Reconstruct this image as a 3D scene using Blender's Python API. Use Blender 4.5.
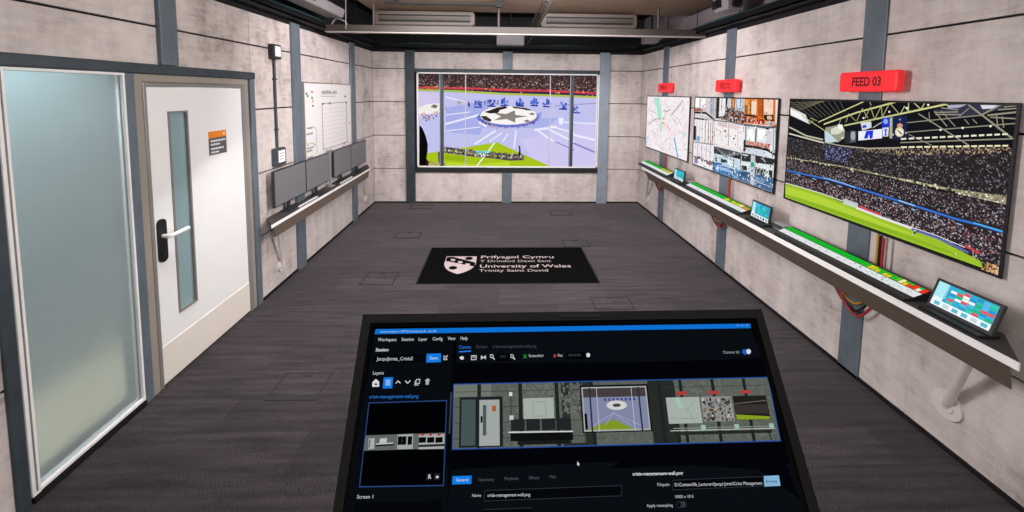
import bpy, bmesh, math, random
from mathutils import Vector, Matrix
for o in list(bpy.data.objects): bpy.data.objects.remove(o)
random.seed(7)
SC = bpy.context.scene
COL = SC.collection
PI = math.pi
# room: camera stands at the origin; the walls were measured from there (metres)
XL, XR, D, ZT, CZ = -2.02, 2.294, 6.385, 2.432, 2.75

# ---------------------------------------------------------------- camera
F, CY, PIT, YAW, ROL = 396.2, 124.3, 0.0793, 0.0309, 0.0101      # focal length in pixels of the 1024 px frame
cam = bpy.data.objects.new('camera', bpy.data.cameras.new('camera')); COL.objects.link(cam)
fw = Vector((math.sin(YAW) * math.cos(PIT), math.cos(YAW) * math.cos(PIT), -math.sin(PIT)))
rt0 = Vector((math.cos(YAW), -math.sin(YAW), 0)); up0 = rt0.cross(fw)
rt = math.cos(ROL) * rt0 + math.sin(ROL) * up0
up = math.cos(ROL) * up0 - math.sin(ROL) * rt0
cam.matrix_world = Matrix(((rt.x, up.x, -fw.x, 0), (rt.y, up.y, -fw.y, 0), (rt.z, up.z, -fw.z, 1.8), (0, 0, 0, 1)))
cam.data.sensor_width = 36; cam.data.sensor_fit = 'HORIZONTAL'
cam.data.lens = 36 * F / 1024; cam.data.shift_y = -(256 - CY) / 1024
cam.data.clip_start = 0.02
SC.camera = cam
# ---------------------------------------------------------------- light
SC.view_settings.view_transform = 'Standard'; SC.view_settings.look = 'None'
SC.view_settings.exposure = 0; SC.view_settings.gamma = 1; SC.view_settings.use_curve_mapping = False
w = bpy.data.worlds.new('world'); SC.world = w; w.use_nodes = True
w.node_tree.nodes['Background'].inputs[0].default_value = (1, .95, .93, 1)
w.node_tree.nodes['Background'].inputs[1].default_value = 0.7
def area(name, loc, aim, sx, sy, power, col=(1, .96, .93), spread=180):
    l = bpy.data.lights.new(name, 'AREA'); l.shape = 'RECTANGLE'; l.size = sx; l.size_y = sy; l.energy = power; l.color = col
    l.spread = math.radians(spread)
    o = bpy.data.objects.new(name, l); COL.objects.link(o); o.location = loc
    o.rotation_euler = (Vector(aim) - Vector(loc)).to_track_quat('-Z', 'Y').to_euler()
# unseen area lights added to wash the walls like projector throws: one on each long wall from near the opposite side, one on the end wall, and overhead fill behind
area('wall_fill_left', (1.3, 2.6, 2.66), (XL, 3.3, 0.8), .5, 2.4, 130, (1, .955, .93))
area('wall_fill_right', (-1.3, 2.6, 2.66), (XR, 3.3, 0.8), .5, 2.4, 140, (1, .945, .935))
area('wall_fill_end', (0, 3.3, 2.68), (0.1, D, 1.0), 2.4, .5, 120, (1, .93, .93))
area('corridor_fill', (XL - .42, 2.0, 2.15), (XL - .42, 2.0, 0), .4, 1.2, 30)  # added fill behind the frosted pane, there to brighten the glass
area('overhead_fill', (0, 0.2, 2.70), (0, 0.2, 0), 1.6, 1.0, 26)  # unseen fill added overhead near the camera
STADIUM = [
('p','15151a',0,[(-.0098,-.0015),(1.3406,-.0073),(1.3459,.7577),(.005,.758)]),
('l','6e6c58',1,.003,[(-.0064,.0073),(.2375,.1283)]),
('l','6e6c58',1,.003,[(.0571,.0059),(.2709,.1203)]),
('l','6e6c58',1,.003,[(.1179,.0047),(.3034,.1125)]),
('l','6e6c58',1,.003,[(.1763,.0034),(.3352,.1049)]),
('l','6e6c58',1,.003,[(.2324,.0022),(.3662,.0975)]),
('l','6e6c58',1,.003,[(.2864,.0011),(.3965,.0902)]),
('l','6e6c58',1,.003,[(.3384,-0),(.4261,.0831)]),
('l','6e6c58',1,.003,[(.3884,-.0011),(.4551,.0762)]),
('l','6e6c58',1,.003,[(.4366,-.0021),(.4834,.0694)]),
('l','77755f',1,.003,[(-.0049,.023),(.3213,.0003)]),
('l','77755f',1,.003,[(-.0034,.0398),(.31,.0034)]),
('l','77755f',1,.003,[(-.0019,.0566),(.2986,.0065)]),
('l','77755f',1,.003,[(-.0004,.0733),(.2872,.0096)]),
('l','77755f',1,.003,[(.0011,.0901),(.2756,.0128)]),
('l','77755f',1,.003,[(.0026,.1069),(.264,.0159)]),
('l','c8c88a',2,.008,[(.2759,.1498),(.6178,-.0059)]),
('l','cfd08e',2,.01,[(.324,.1604),(.5682,.0678),(.8187,-.0079)]),
('l','c3c48a',2,.01,[(.487,.1562),(.8385,.0618)]),
('l','cfd08e',2,.01,[(.8385,.0618),(1.0645,.0003)]),
('l','bdbd80',2,.006,[(-.0016,.0597),(.215,.1543),(.3396,.2062)]),
('l','a9a876',2,.005,[(.627,.0984),(.657,.0303)]),
('l','a9a876',2,.005,[(.657,.0303),(.6896,.1025)]),
('l','a9a876',2,.005,[(.6896,.1025),(.7249,.0198)]),
('l','a9a876',2,.005,[(.7249,.0198),(.735,.0874)]),
('l','a9a876',2,.005,[(.735,.0874),(.7725,.0025)]),
('l','a9a876',2,.005,[(.7725,.0025),(.8324,.0621)]),
('l','a9a876',2,.005,[(.5727,.119),(.6035,.0407)]),
('l','a9a876',2,.005,[(.6035,.0407),(.645,.0972)]),
('l','a9a876',2,.005,[(.4952,.1334),(.5106,.0795)]),
('l','a9a876',2,.005,[(.5106,.0795),(.5632,.1197)]),
('l','a9a876',2,.005,[(.4449,.1507),(.457,.1093)]),
('l','a9a876',2,.005,[(.1999,.1258),(.2631,.1411)]),
('l','a9a876',2,.005,[(.2266,.1437),(.1972,.1655)]),
('l','a9a876',2,.005,[(.6448,-.0065),(.6603,.0178)]),
('l','c3c48a',2,.005,[(.8385,.0618),(.8574,.0192)]),
('l','c3c48a',2,.005,[(.8574,.0192),(.8817,.0445)]),
('l','c3c48a',2,.005,[(.8817,.0445),(.8778,-.0002)]),
('l','c3c48a',2,.005,[(.9065,-.001),(.9442,.0307)]),
('l','c3c48a',2,.005,[(.9442,.0307),(.9617,-.0024)]),
('p','dfe0df',1,[(-.0021,.0545),(.1531,.1038),(.1976,.1705),(.0036,.1174)]),
('p','f4f6f4',2,[(-.0012,.065),(.1065,.1013),(.1571,.1486),(.0026,.1069)]),
('l','b9b7a0',3,.012,[(-.0028,.2077),(.1733,.2574),(.3219,.2678)]),
('l','d9d6c0',3,.01,[(-.0056,.2579),(.1879,.2758),(.3354,.289)]),
('p','9a9c88',1,[(.3375,.1828),(.4657,.149),(.513,.2203),(.4451,.2732),(.3425,.2389)]),
('p','f6f7ee',3,[(.4343,.1515),(.4713,.1531),(.4808,.1791),(.448,.1866)]),
('p','d8dac8',2,[(.3831,.188),(.4457,.1597),(.4897,.1871),(.4403,.2191),(.3864,.2248)]),
('p','c6d6e0',4,[(.3339,.2068),(.3568,.2073),(.4443,.2642),(.3968,.2793),(.3444,.2859)]),
('p','585c66',4,[(.535,.1872),(.5736,.1834),(.5797,.2518),(.5366,.2615)]),
('p','a5aab4',5,[(.5707,.2139),(.5707,.2227),(.5692,.2309),(.5663,.2375),(.5624,.242),(.5577,.244),(.5528,.2432),(.5481,.2397),(.544,.2338),(.5411,.2261),(.5396,.2174),(.5396,.2084),(.5411,.2003),(.544,.1936),(.548,.1891),(.5527,.1873),(.5576,.1882),(.5623,.1918),(.5663,.1977),(.5691,.2053)]),
('p','2b2d33',3,[(.4905,.196),(.5354,.1915),(.5423,.2696),(.4971,.271)]),
('p','eef0fa',4,[(.5899,.1844),(.7409,.1551),(.7456,.2093),(.5949,.2413)]),
('p','2238d8',5,[(.6429,.1767),(.6884,.1682),(.6873,.216),(.6693,.2214),(.6622,.1914),(.6559,.2213),(.6307,.2243)]),
('p','d9dbe6',4,[(.6002,.1298),(.6689,.1163),(.6748,.1529),(.6155,.1768)]),
('p','3a4ad0',5,[(.6127,.1457),(.6396,.1393),(.6429,.1558),(.616,.1624)]),
('l','c4c6cc',5,.005,[(.6852,.152),(.7374,.1153)]),
('p','1f34d0',5,[(.7355,.093),(.7797,.0846),(.7844,.1393),(.7402,.1471)]),
('p','8fb0f0',6,[(.7722,.1087),(.772,.1134),(.7705,.1177),(.7679,.1212),(.7645,.1236),(.7605,.1247),(.7564,.1243),(.7526,.1224),(.7494,.1193),(.7471,.1153),(.7461,.1106),(.7463,.1059),(.7478,.1016),(.7504,.0981),(.7539,.0957),(.7579,.0947),(.762,.0951),(.7658,.097),(.769,.1001),(.7712,.1042)]),
('p','dfe3f4',5,[(.7428,.1485),(.7807,.142),(.7813,.1948),(.7489,.1985)]),
('p','3850c8',6,[(.7549,.1538),(.7711,.1523),(.768,.1725),(.7729,.1918),(.76,.1932),(.7615,.1731)]),
('p','b3b68a',5,[(.7815,.0868),(.7971,.0835),(.8058,.2023),(.7902,.2057)]),
('p','1b2350',4,[(.7932,.0808),(.8763,.0693),(.8873,.1953),(.8038,.2118)]),
('p','e6cf9a',5,[(.868,.1606),(.8676,.1691),(.8648,.177),(.8599,.1836),(.8533,.1882),(.8458,.1904),(.838,.1899),(.8307,.1868),(.8246,.1813),(.8203,.174),(.8183,.1656),(.8188,.1569),(.8217,.1489),(.8268,.1423),(.8335,.1378),(.8411,.1358),(.8488,.1364),(.856,.1397),(.862,.1452),(.8661,.1524)]),
('p','efe9d8',6,[(.8616,.1626),(.8613,.169),(.8592,.1749),(.8557,.1799),(.8509,.1834),(.8454,.185),(.8396,.1846),(.8343,.1822),(.8298,.1781),(.8266,.1726),(.8252,.1662),(.8255,.1597),(.8276,.1537),(.8313,.1487),(.8362,.1453),(.8418,.1438),(.8475,.1443),(.8528,.1467),(.8572,.1509),(.8602,.1563)]),
('p','2b2f58',7,[(.8309,.1542),(.8387,.1534),(.8575,.1704),(.8529,.1766)]),
('p','d79a6c',5,[(.8294,.138),(.8264,.1228),(.8346,.1169),(.8412,.1128),(.8484,.1158),(.8574,.1203),(.857,.1356)]),
('p','c2c6d6',5,[(.8143,.1807),(.8142,.1823),(.8136,.1838),(.8126,.185),(.8112,.1859),(.8096,.1863),(.808,.1862),(.8065,.1857),(.8053,.1847),(.8045,.1833),(.8041,.1818),(.8042,.1802),(.8048,.1787),(.8058,.1774),(.8072,.1765),(.8088,.1761),(.8104,.1762),(.8119,.1768),(.8131,.1778),(.8139,.1791)]),
('p','c2c6d6',5,[(.8843,.1642),(.8842,.1657),(.8837,.1672),(.8827,.1684),(.8814,.1692),(.88,.1696),(.8785,.1695),(.8771,.1689),(.8759,.168),(.8751,.1667),(.8747,.1651),(.8748,.1636),(.8754,.1621),(.8764,.1609),(.8777,.1601),(.8791,.1597),(.8806,.1598),(.882,.1604),(.8832,.1614),(.884,.1627)]),
('p','8f93a6',5,[(.8455,.0929),(.8454,.0946),(.8447,.0962),(.8436,.0975),(.8421,.0984),(.8404,.0988),(.8387,.0987),(.8371,.098),(.8358,.0968),(.8348,.0953),(.8344,.0936),(.8345,.0919),(.8352,.0903),(.8363,.0889),(.8378,.0881),(.8395,.0877),(.8412,.0878),(.8428,.0885),(.8441,.0897),(.8451,.0912)]),
('p','343546',1,[(1.0108,.0314),(1.1462,-.0008),(1.3006,-.0023),(1.2833,.0195),(1.1236,.0664),(1.0126,.0524)]),
('p','a9aec0',2,[(1.0649,.0051),(1.1518,-.0009),(1.1193,.0167),(1.0724,.0219)]),
('p','d8dae4',2,[(1.2034,.0007),(1.2718,-.0014),(1.2534,.0146),(1.2129,.0194)]),
('l','94917f',2,.006,[(.936,.0566),(1.1741,.1938)]),
('l','94917f',2,.008,[(1.1576,.0022),(1.3317,.1427)]),
('l','94917f',2,.008,[(1.2101,.0481),(1.2766,-.0016)]),
('l','94917f',2,.005,[(.8726,.109),(1.2101,.0481)]),
('l','94917f',2,.005,[(.8772,.1615),(1.3353,.0766)]),
('l','94917f',2,.004,[(1.123,.0598),(1.159,.0184)]),
('l','94917f',2,.008,[(1.2359,.0467),(1.3334,.028)]),
('l','94917f',2,.006,[(1.2468,.0554),(1.3358,.0558)]),
('l','94917f',2,.006,[(1.2736,.0199),(1.332,.0115)]),
('l','94917f',2,.005,[(1.2919,.007),(1.331,-.0003)]),
('l','94917f',2,.005,[(1.0114,.0384),(1.074,.1108)]),
('l','94917f',2,.004,[(1.043,.0369),(1.1096,.1077)]),
('l','94917f',2,.004,[(1.2654,.0388),(1.2785,.1057)]),
('l','94917f',2,.004,[(1.2883,.0498),(1.2972,.0978)]),
('l','94917f',2,.004,[(.8927,.1712),(1.0137,.2153)]),
('l','94917f',2,.006,[(.8524,.2215),(1.3318,.1439)]),
('l','94917f',2,.004,[(.986,.0467),(.9936,.0962)]),
('l','94917f',2,.004,[(1.1468,.0715),(1.1654,.0932)]),
('l','94917f',2,.004,[(1.1798,.0693),(1.1976,.0874)]),
('l','94917f',2,.006,[(1.012,.0454),(1.1152,.0369)]),
('l','94917f',2,.006,[(1.0193,.0556),(1.1278,.0495)]),
('l','94917f',2,.005,[(1.0415,.0197),(1.1144,.0269)]),
('p','f4f4e0',5,[(1.0535,.1312),(1.0533,.133),(1.0527,.1346),(1.0516,.136),(1.0502,.1369),(1.0485,.1373),(1.0468,.1372),(1.0452,.1366),(1.0439,.1355),(1.043,.134),(1.0426,.1323),(1.0427,.1305),(1.0433,.1289),(1.0444,.1276),(1.0459,.1266),(1.0475,.1262),(1.0493,.1263),(1.0508,.127),(1.0521,.1281),(1.053,.1296)]),
('p','f4f4e0',5,[(1.148,.1131),(1.1479,.1147),(1.1473,.1162),(1.1463,.1175),(1.145,.1184),(1.1435,.1188),(1.142,.1187),(1.1405,.118),(1.1393,.117),(1.1385,.1156),(1.1381,.1139),(1.1382,.1123),(1.1388,.1107),(1.1398,.1095),(1.1411,.1086),(1.1426,.1082),(1.1442,.1083),(1.1456,.109),(1.1468,.11),(1.1476,.1114)]),
('p','f4f4e0',5,[(1.2547,.0954),(1.2546,.0969),(1.2541,.0984),(1.2532,.0996),(1.252,.1004),(1.2507,.1007),(1.2493,.1006),(1.248,.1),(1.247,.099),(1.2462,.0977),(1.2459,.0961),(1.2459,.0946),(1.2465,.0931),(1.2473,.0919),(1.2485,.0911),(1.2499,.0908),(1.2512,.0909),(1.2525,.0915),(1.2536,.0925),(1.2543,.0939)]),
('p','f4f4e0',5,[(.8793,.0274),(.8791,.0293),(.8784,.031),(.8771,.0324),(.8754,.0333),(.8734,.0337),(.8714,.0335),(.8695,.0327),(.868,.0314),(.8669,.0298),(.8664,.0279),(.8666,.026),(.8674,.0243),(.8687,.0229),(.8704,.022),(.8724,.0216),(.8744,.0219),(.8762,.0226),(.8778,.0239),(.8788,.0256)]),
('p','f4f4e0',5,[(.9851,.0076),(.985,.0094),(.9843,.011),(.9831,.0123),(.9816,.0132),(.9798,.0135),(.978,.0133),(.9763,.0125),(.9749,.0113),(.9739,.0097),(.9735,.008),(.9736,.0062),(.9743,.0046),(.9755,.0033),(.977,.0024),(.9788,.0021),(.9806,.0023),(.9823,.0031),(.9837,.0043),(.9846,.0059)]),
('p','f0f0e4',5,[(.7812,.0531),(.781,.0549),(.7803,.0565),(.7792,.0579),(.7776,.0588),(.7758,.0591),(.774,.059),(.7723,.0582),(.7709,.057),(.7699,.0555),(.7695,.0537),(.7696,.0519),(.7703,.0503),(.7715,.049),(.7731,.0481),(.7748,.0477),(.7767,.0479),(.7784,.0486),(.7798,.0498),(.7807,.0514)]),
('p','f0f0e4',5,[(.6245,.0985),(.6244,.1004),(.6236,.1022),(.6222,.1036),(.6204,.1046),(.6184,.1051),(.6163,.1049),(.6143,.1042),(.6127,.1029),(.6116,.1012),(.6111,.0994),(.6113,.0975),(.6121,.0957),(.6135,.0942),(.6153,.0932),(.6173,.0928),(.6194,.093),(.6213,.0937),(.6229,.095),(.624,.0966)]),
('p','f0f0e4',5,[(.4862,.2366),(.486,.2386),(.4851,.2406),(.4836,.2422),(.4816,.2434),(.4793,.244),(.4769,.2439),(.4748,.2432),(.473,.242),(.4717,.2403),(.4712,.2383),(.4714,.2363),(.4723,.2343),(.4738,.2327),(.4759,.2315),(.4781,.231),(.4805,.231),(.4827,.2317),(.4844,.233),(.4857,.2346)]),
('p','e8e6d0',5,[(.854,.196),(.8834,.1911),(.8843,.2008),(.8549,.2059)]),
('p','efe9c0',5,[(.858,.2423),(.8904,.2371),(.8911,.2461),(.8588,.2514)]),
('p','e8e6d0',5,[(.8957,.1893),(.924,.1845),(.9248,.1941),(.8965,.1989)]),
('p','efe9c0',5,[(.8998,.236),(.9309,.231),(.9316,.2398),(.9005,.2449)]),
('p','e8e6d0',5,[(.9358,.1827),(.9631,.1782),(.9639,.1876),(.9367,.1922)]),
('p','efe9c0',5,[(.9399,.2299),(.9699,.2251),(.9707,.2338),(.9407,.2387)]),
('p','e8e6d0',5,[(.9745,.1765),(1.0008,.1721),(1.0016,.1813),(.9753,.1858)]),
('p','efe9c0',5,[(.9786,.2241),(1.0075,.2194),(1.0083,.2279),(.9794,.2327)]),
('p','e8e6d0',5,[(1.0118,.1704),(1.0371,.1662),(1.0379,.1752),(1.0126,.1796)]),
('p','efe9c0',5,[(1.0159,.2184),(1.0438,.214),(1.0445,.2223),(1.0167,.2269)]),
('p','e8e6d0',5,[(1.0477,.1646),(1.0722,.1605),(1.073,.1694),(1.0485,.1736)]),
('p','efe9c0',5,[(1.0519,.213),(1.0788,.2087),(1.0795,.2169),(1.0526,.2213)]),
('p','e8e6d0',5,[(1.0824,.1589),(1.106,.155),(1.1068,.1637),(1.0832,.1678)]),
('p','efe9c0',5,[(1.0866,.2077),(1.1126,.2036),(1.1133,.2116),(1.0873,.2159)]),
('p','e8e6d0',5,[(1.1159,.1535),(1.1388,.1497),(1.1395,.1583),(1.1167,.1622)]),
('p','efe9c0',5,[(1.1202,.2027),(1.1453,.1986),(1.1459,.2065),(1.1209,.2107)]),
('p','e8e6d0',5,[(1.1483,.1482),(1.1704,.1445),(1.1711,.153),(1.1491,.1568)]),
('p','efe9c0',5,[(1.1526,.1978),(1.1768,.1939),(1.1775,.2016),(1.1533,.2057)]),
('p','e8e6d0',5,[(1.1796,.1432),(1.201,.1396),(1.2017,.1479),(1.1804,.1516)]),
('p','efe9c0',5,[(1.1839,.193),(1.2074,.1892),(1.208,.1969),(1.1846,.2008)]),
('p','e8e6d0',5,[(1.2099,.1382),(1.2306,.1348),(1.2313,.143),(1.2106,.1465)]),
('p','efe9c0',5,[(1.2142,.1885),(1.237,.1848),(1.2376,.1923),(1.2149,.1961)]),
('p','e8e6d0',5,[(1.2393,.1335),(1.2593,.1301),(1.26,.1382),(1.24,.1416)]),
('p','efe9c0',5,[(1.2436,.184),(1.2656,.1804),(1.2662,.1879),(1.2442,.1915)]),
('p','e8e6d0',5,[(1.2677,.1289),(1.2871,.1256),(1.2877,.1335),(1.2683,.1369)]),
('p','efe9c0',5,[(1.272,.1797),(1.2933,.1763),(1.294,.1836),(1.2726,.1871)]),
('p','e8e6d0',5,[(1.2952,.1244),(1.314,.1213),(1.3146,.129),(1.2959,.1323)]),
('p','efe9c0',5,[(1.2996,.1756),(1.3202,.1722),(1.3208,.1794),(1.3002,.1828)]),
('p','2a2726',3,[(-.0159,.286),(.3471,.2913),(.6704,.2846),(.8554,.2557),(1.3348,.1829),(1.3443,.4337),(1.1388,.4304),(.8464,.4333),(-.0087,.4557)]),
('l','b4b09a',5,.007,[(.3465,.2838),(.4677,.2902),(.5874,.2853),(.6611,.2809),(.8549,.2503)]),
('d',['131216','1e1c20','2c2a32','443c44','7a7074','2a2830','1b1b22','4a4450','88808a','332e30','6a626a'],4,3000,.0075,[(-.0099,.2931),(.3473,.2931),(.6705,.2862),(.8559,.2613),(1.3318,.1878),(1.3419,.4255),(1.1378,.4182),(.8453,.421),(-.0098,.4436)]),
('d',['a8967c','c0a680','6d5a48'],5,260,.008,[(.6253,.2885),(.8552,.2534),(1.3347,.1783),(1.335,.2084),(.8584,.2899),(.6631,.304)]),
('d',['8590d8','aab6f0','5560a8','444a78'],5,180,.007,[(.3476,.2969),(.5498,.2993),(.5383,.3936),(.3574,.4071)]),
('l','a8a388',6,.008,[(-.0096,.446),(.4976,.4242),(.8456,.4246)]),
('l','b5ae8e',6,.012,[(.8456,.4246),(1.1382,.4228)]),
('p','97907a',6,[(1.1375,.4151),(1.3432,.3977),(1.3433,.4368),(1.1392,.435)]),
('d',['6b6450','4a4438','e8e0c0','3a342c'],7,120,.012,[(-.0109,.4314),(.8448,.4158),(1.1375,.4151),(1.1388,.4304),(.8464,.4333),(-.0087,.4557)]),
('d',['8b8468','5a5444','e8e0c0'],7,90,.008,[(1.1378,.4182),(1.3436,.4032),(1.3431,.4341),(1.1392,.435)]),
('p','2c2828',3,[(-.0083,.4605),(.8467,.4368),(1.1397,.4411),(1.3436,.4409),(1.3431,.5608),(1.3543,.7554),(1.268,.7517),(1.0774,.6897),(.7952,.6846),(.3411,.6517),(.0017,.6462)]),
('d',['1a1820','2c2a34','3c3842','8d868c','b4acb4','5a4e58','80504e','222028','6a606a','1c1a22'],4,2800,.0072,[(-.0081,.463),(.8467,.4368),(1.1397,.4411),(1.3417,.4429),(1.3438,.5435),(1.1487,.5447),(.743,.5276),(-.0013,.5381)]),
('d',['2a2430','544a58','a49aa6','c8c0c6','8c4448','6a5a66','a08c86','302a34','241f2a'],4,2400,.0075,[(.0009,.5623),(.7453,.5534),(1.1512,.5737),(1.344,.5717),(1.3476,.7155),(1.2661,.73),(1.0767,.6818),(.7944,.6755),(.3405,.6452),(.0021,.651)]),
('l','3a74d4',6,.011,[(-.0004,.5478),(.4089,.5307),(.7443,.5424),(.9417,.5497),(1.15,.56),(1.2513,.5568),(1.3409,.5602)]),
('l','8cbcf0',7,.006,[(.1053,.5541),(.1404,.5558)]),
('l','8cbcf0',7,.006,[(.2604,.5537),(.292,.5553)]),
('l','8cbcf0',7,.006,[(.3704,.5532),(.3996,.5548)]),
('l','8cbcf0',7,.006,[(.4723,.5542),(.4994,.5557)]),
('l','8cbcf0',7,.006,[(.8456,.5635),(.8656,.5647)]),
('l','8cbcf0',7,.006,[(.945,.573),(.9633,.5741)]),
('l','8cbcf0',7,.006,[(1.0532,.5806),(1.0697,.5816)]),
('l','8cbcf0',7,.006,[(1.1581,.58),(1.173,.581)]),
('l','9ac4f8',7,.006,[(.3567,.5271),(.5069,.5296),(.5987,.5363)]),
('l','a8d2fa',7,.006,[(.8736,.5443),(.958,.5501)]),
('l','54b8f0',7,.006,[(1.2267,.5546),(1.3373,.5572)]),
('p','9cc02e',5,[(-.0012,.6518),(.3405,.6452),(.7944,.6755),(1.0772,.6865),(1.2655,.7228),(1.2797,.7493),(1.268,.7517),(.005,.758)]),
('p','b4d33c',6,[(.0005,.6712),(.3422,.6646),(.7961,.6954),(1.0345,.7093),(.7983,.7207),(.3472,.7208),(.006,.7319)]),
('p','8cb426',6,[(.006,.7319),(.3472,.7208),(.7983,.7207),(1.1644,.7275),(1.1654,.7382),(.8002,.7424),(.3496,.7467),(.0075,.7489)]),
('l','dfe6d0',7,.007,[(.0017,.6462),(.3401,.6409),(.5173,.647)]),
('l','e8e4ea',7,.014,[(.6208,.662),(.794,.6719),(.9527,.6761)]),
('l','d8484c',8,.012,[(.641,.6461),(.7738,.6578)]),
('l','d0404a',8,.01,[(1.1995,.6774),(1.2624,.6867)]),
('l','5c6ab0',7,.012,[(.9531,.6811),(1.0767,.6818),(1.2143,.7021)]),
('l','e8e8f0',8,.004,[(.9522,.671),(1.0758,.6707),(1.2,.6834)]),
('l','f0f0f4',8,.004,[(.5264,.6693),(.5231,.6329),(.6247,.633),(.628,.6698)]),
('p','c4d4c8',7,[(.5281,.6357),(.6208,.6381),(.6232,.6653),(.5306,.6639)]),
('d',['1a1a20','d8d8e0','30303c'],9,8,.01,[(.9613,.6817),(.9933,.6806),(.995,.7005),(.9634,.7052)]),
('p','4a3a2c',7,[(1.2776,.7249),(1.3519,.7279),(1.3445,.7572),(1.2741,.7534)]),
('d',['c08850','e0a868','5a4030','2a2018','d8c0a0'],8,90,.012,[(1.2773,.7206),(1.3504,.7228),(1.3454,.7539),(1.2779,.7561)]),
('l','e8f0d0',7,.003,[(1.1642,.7245),(1.169,.7335)]),
]
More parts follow.
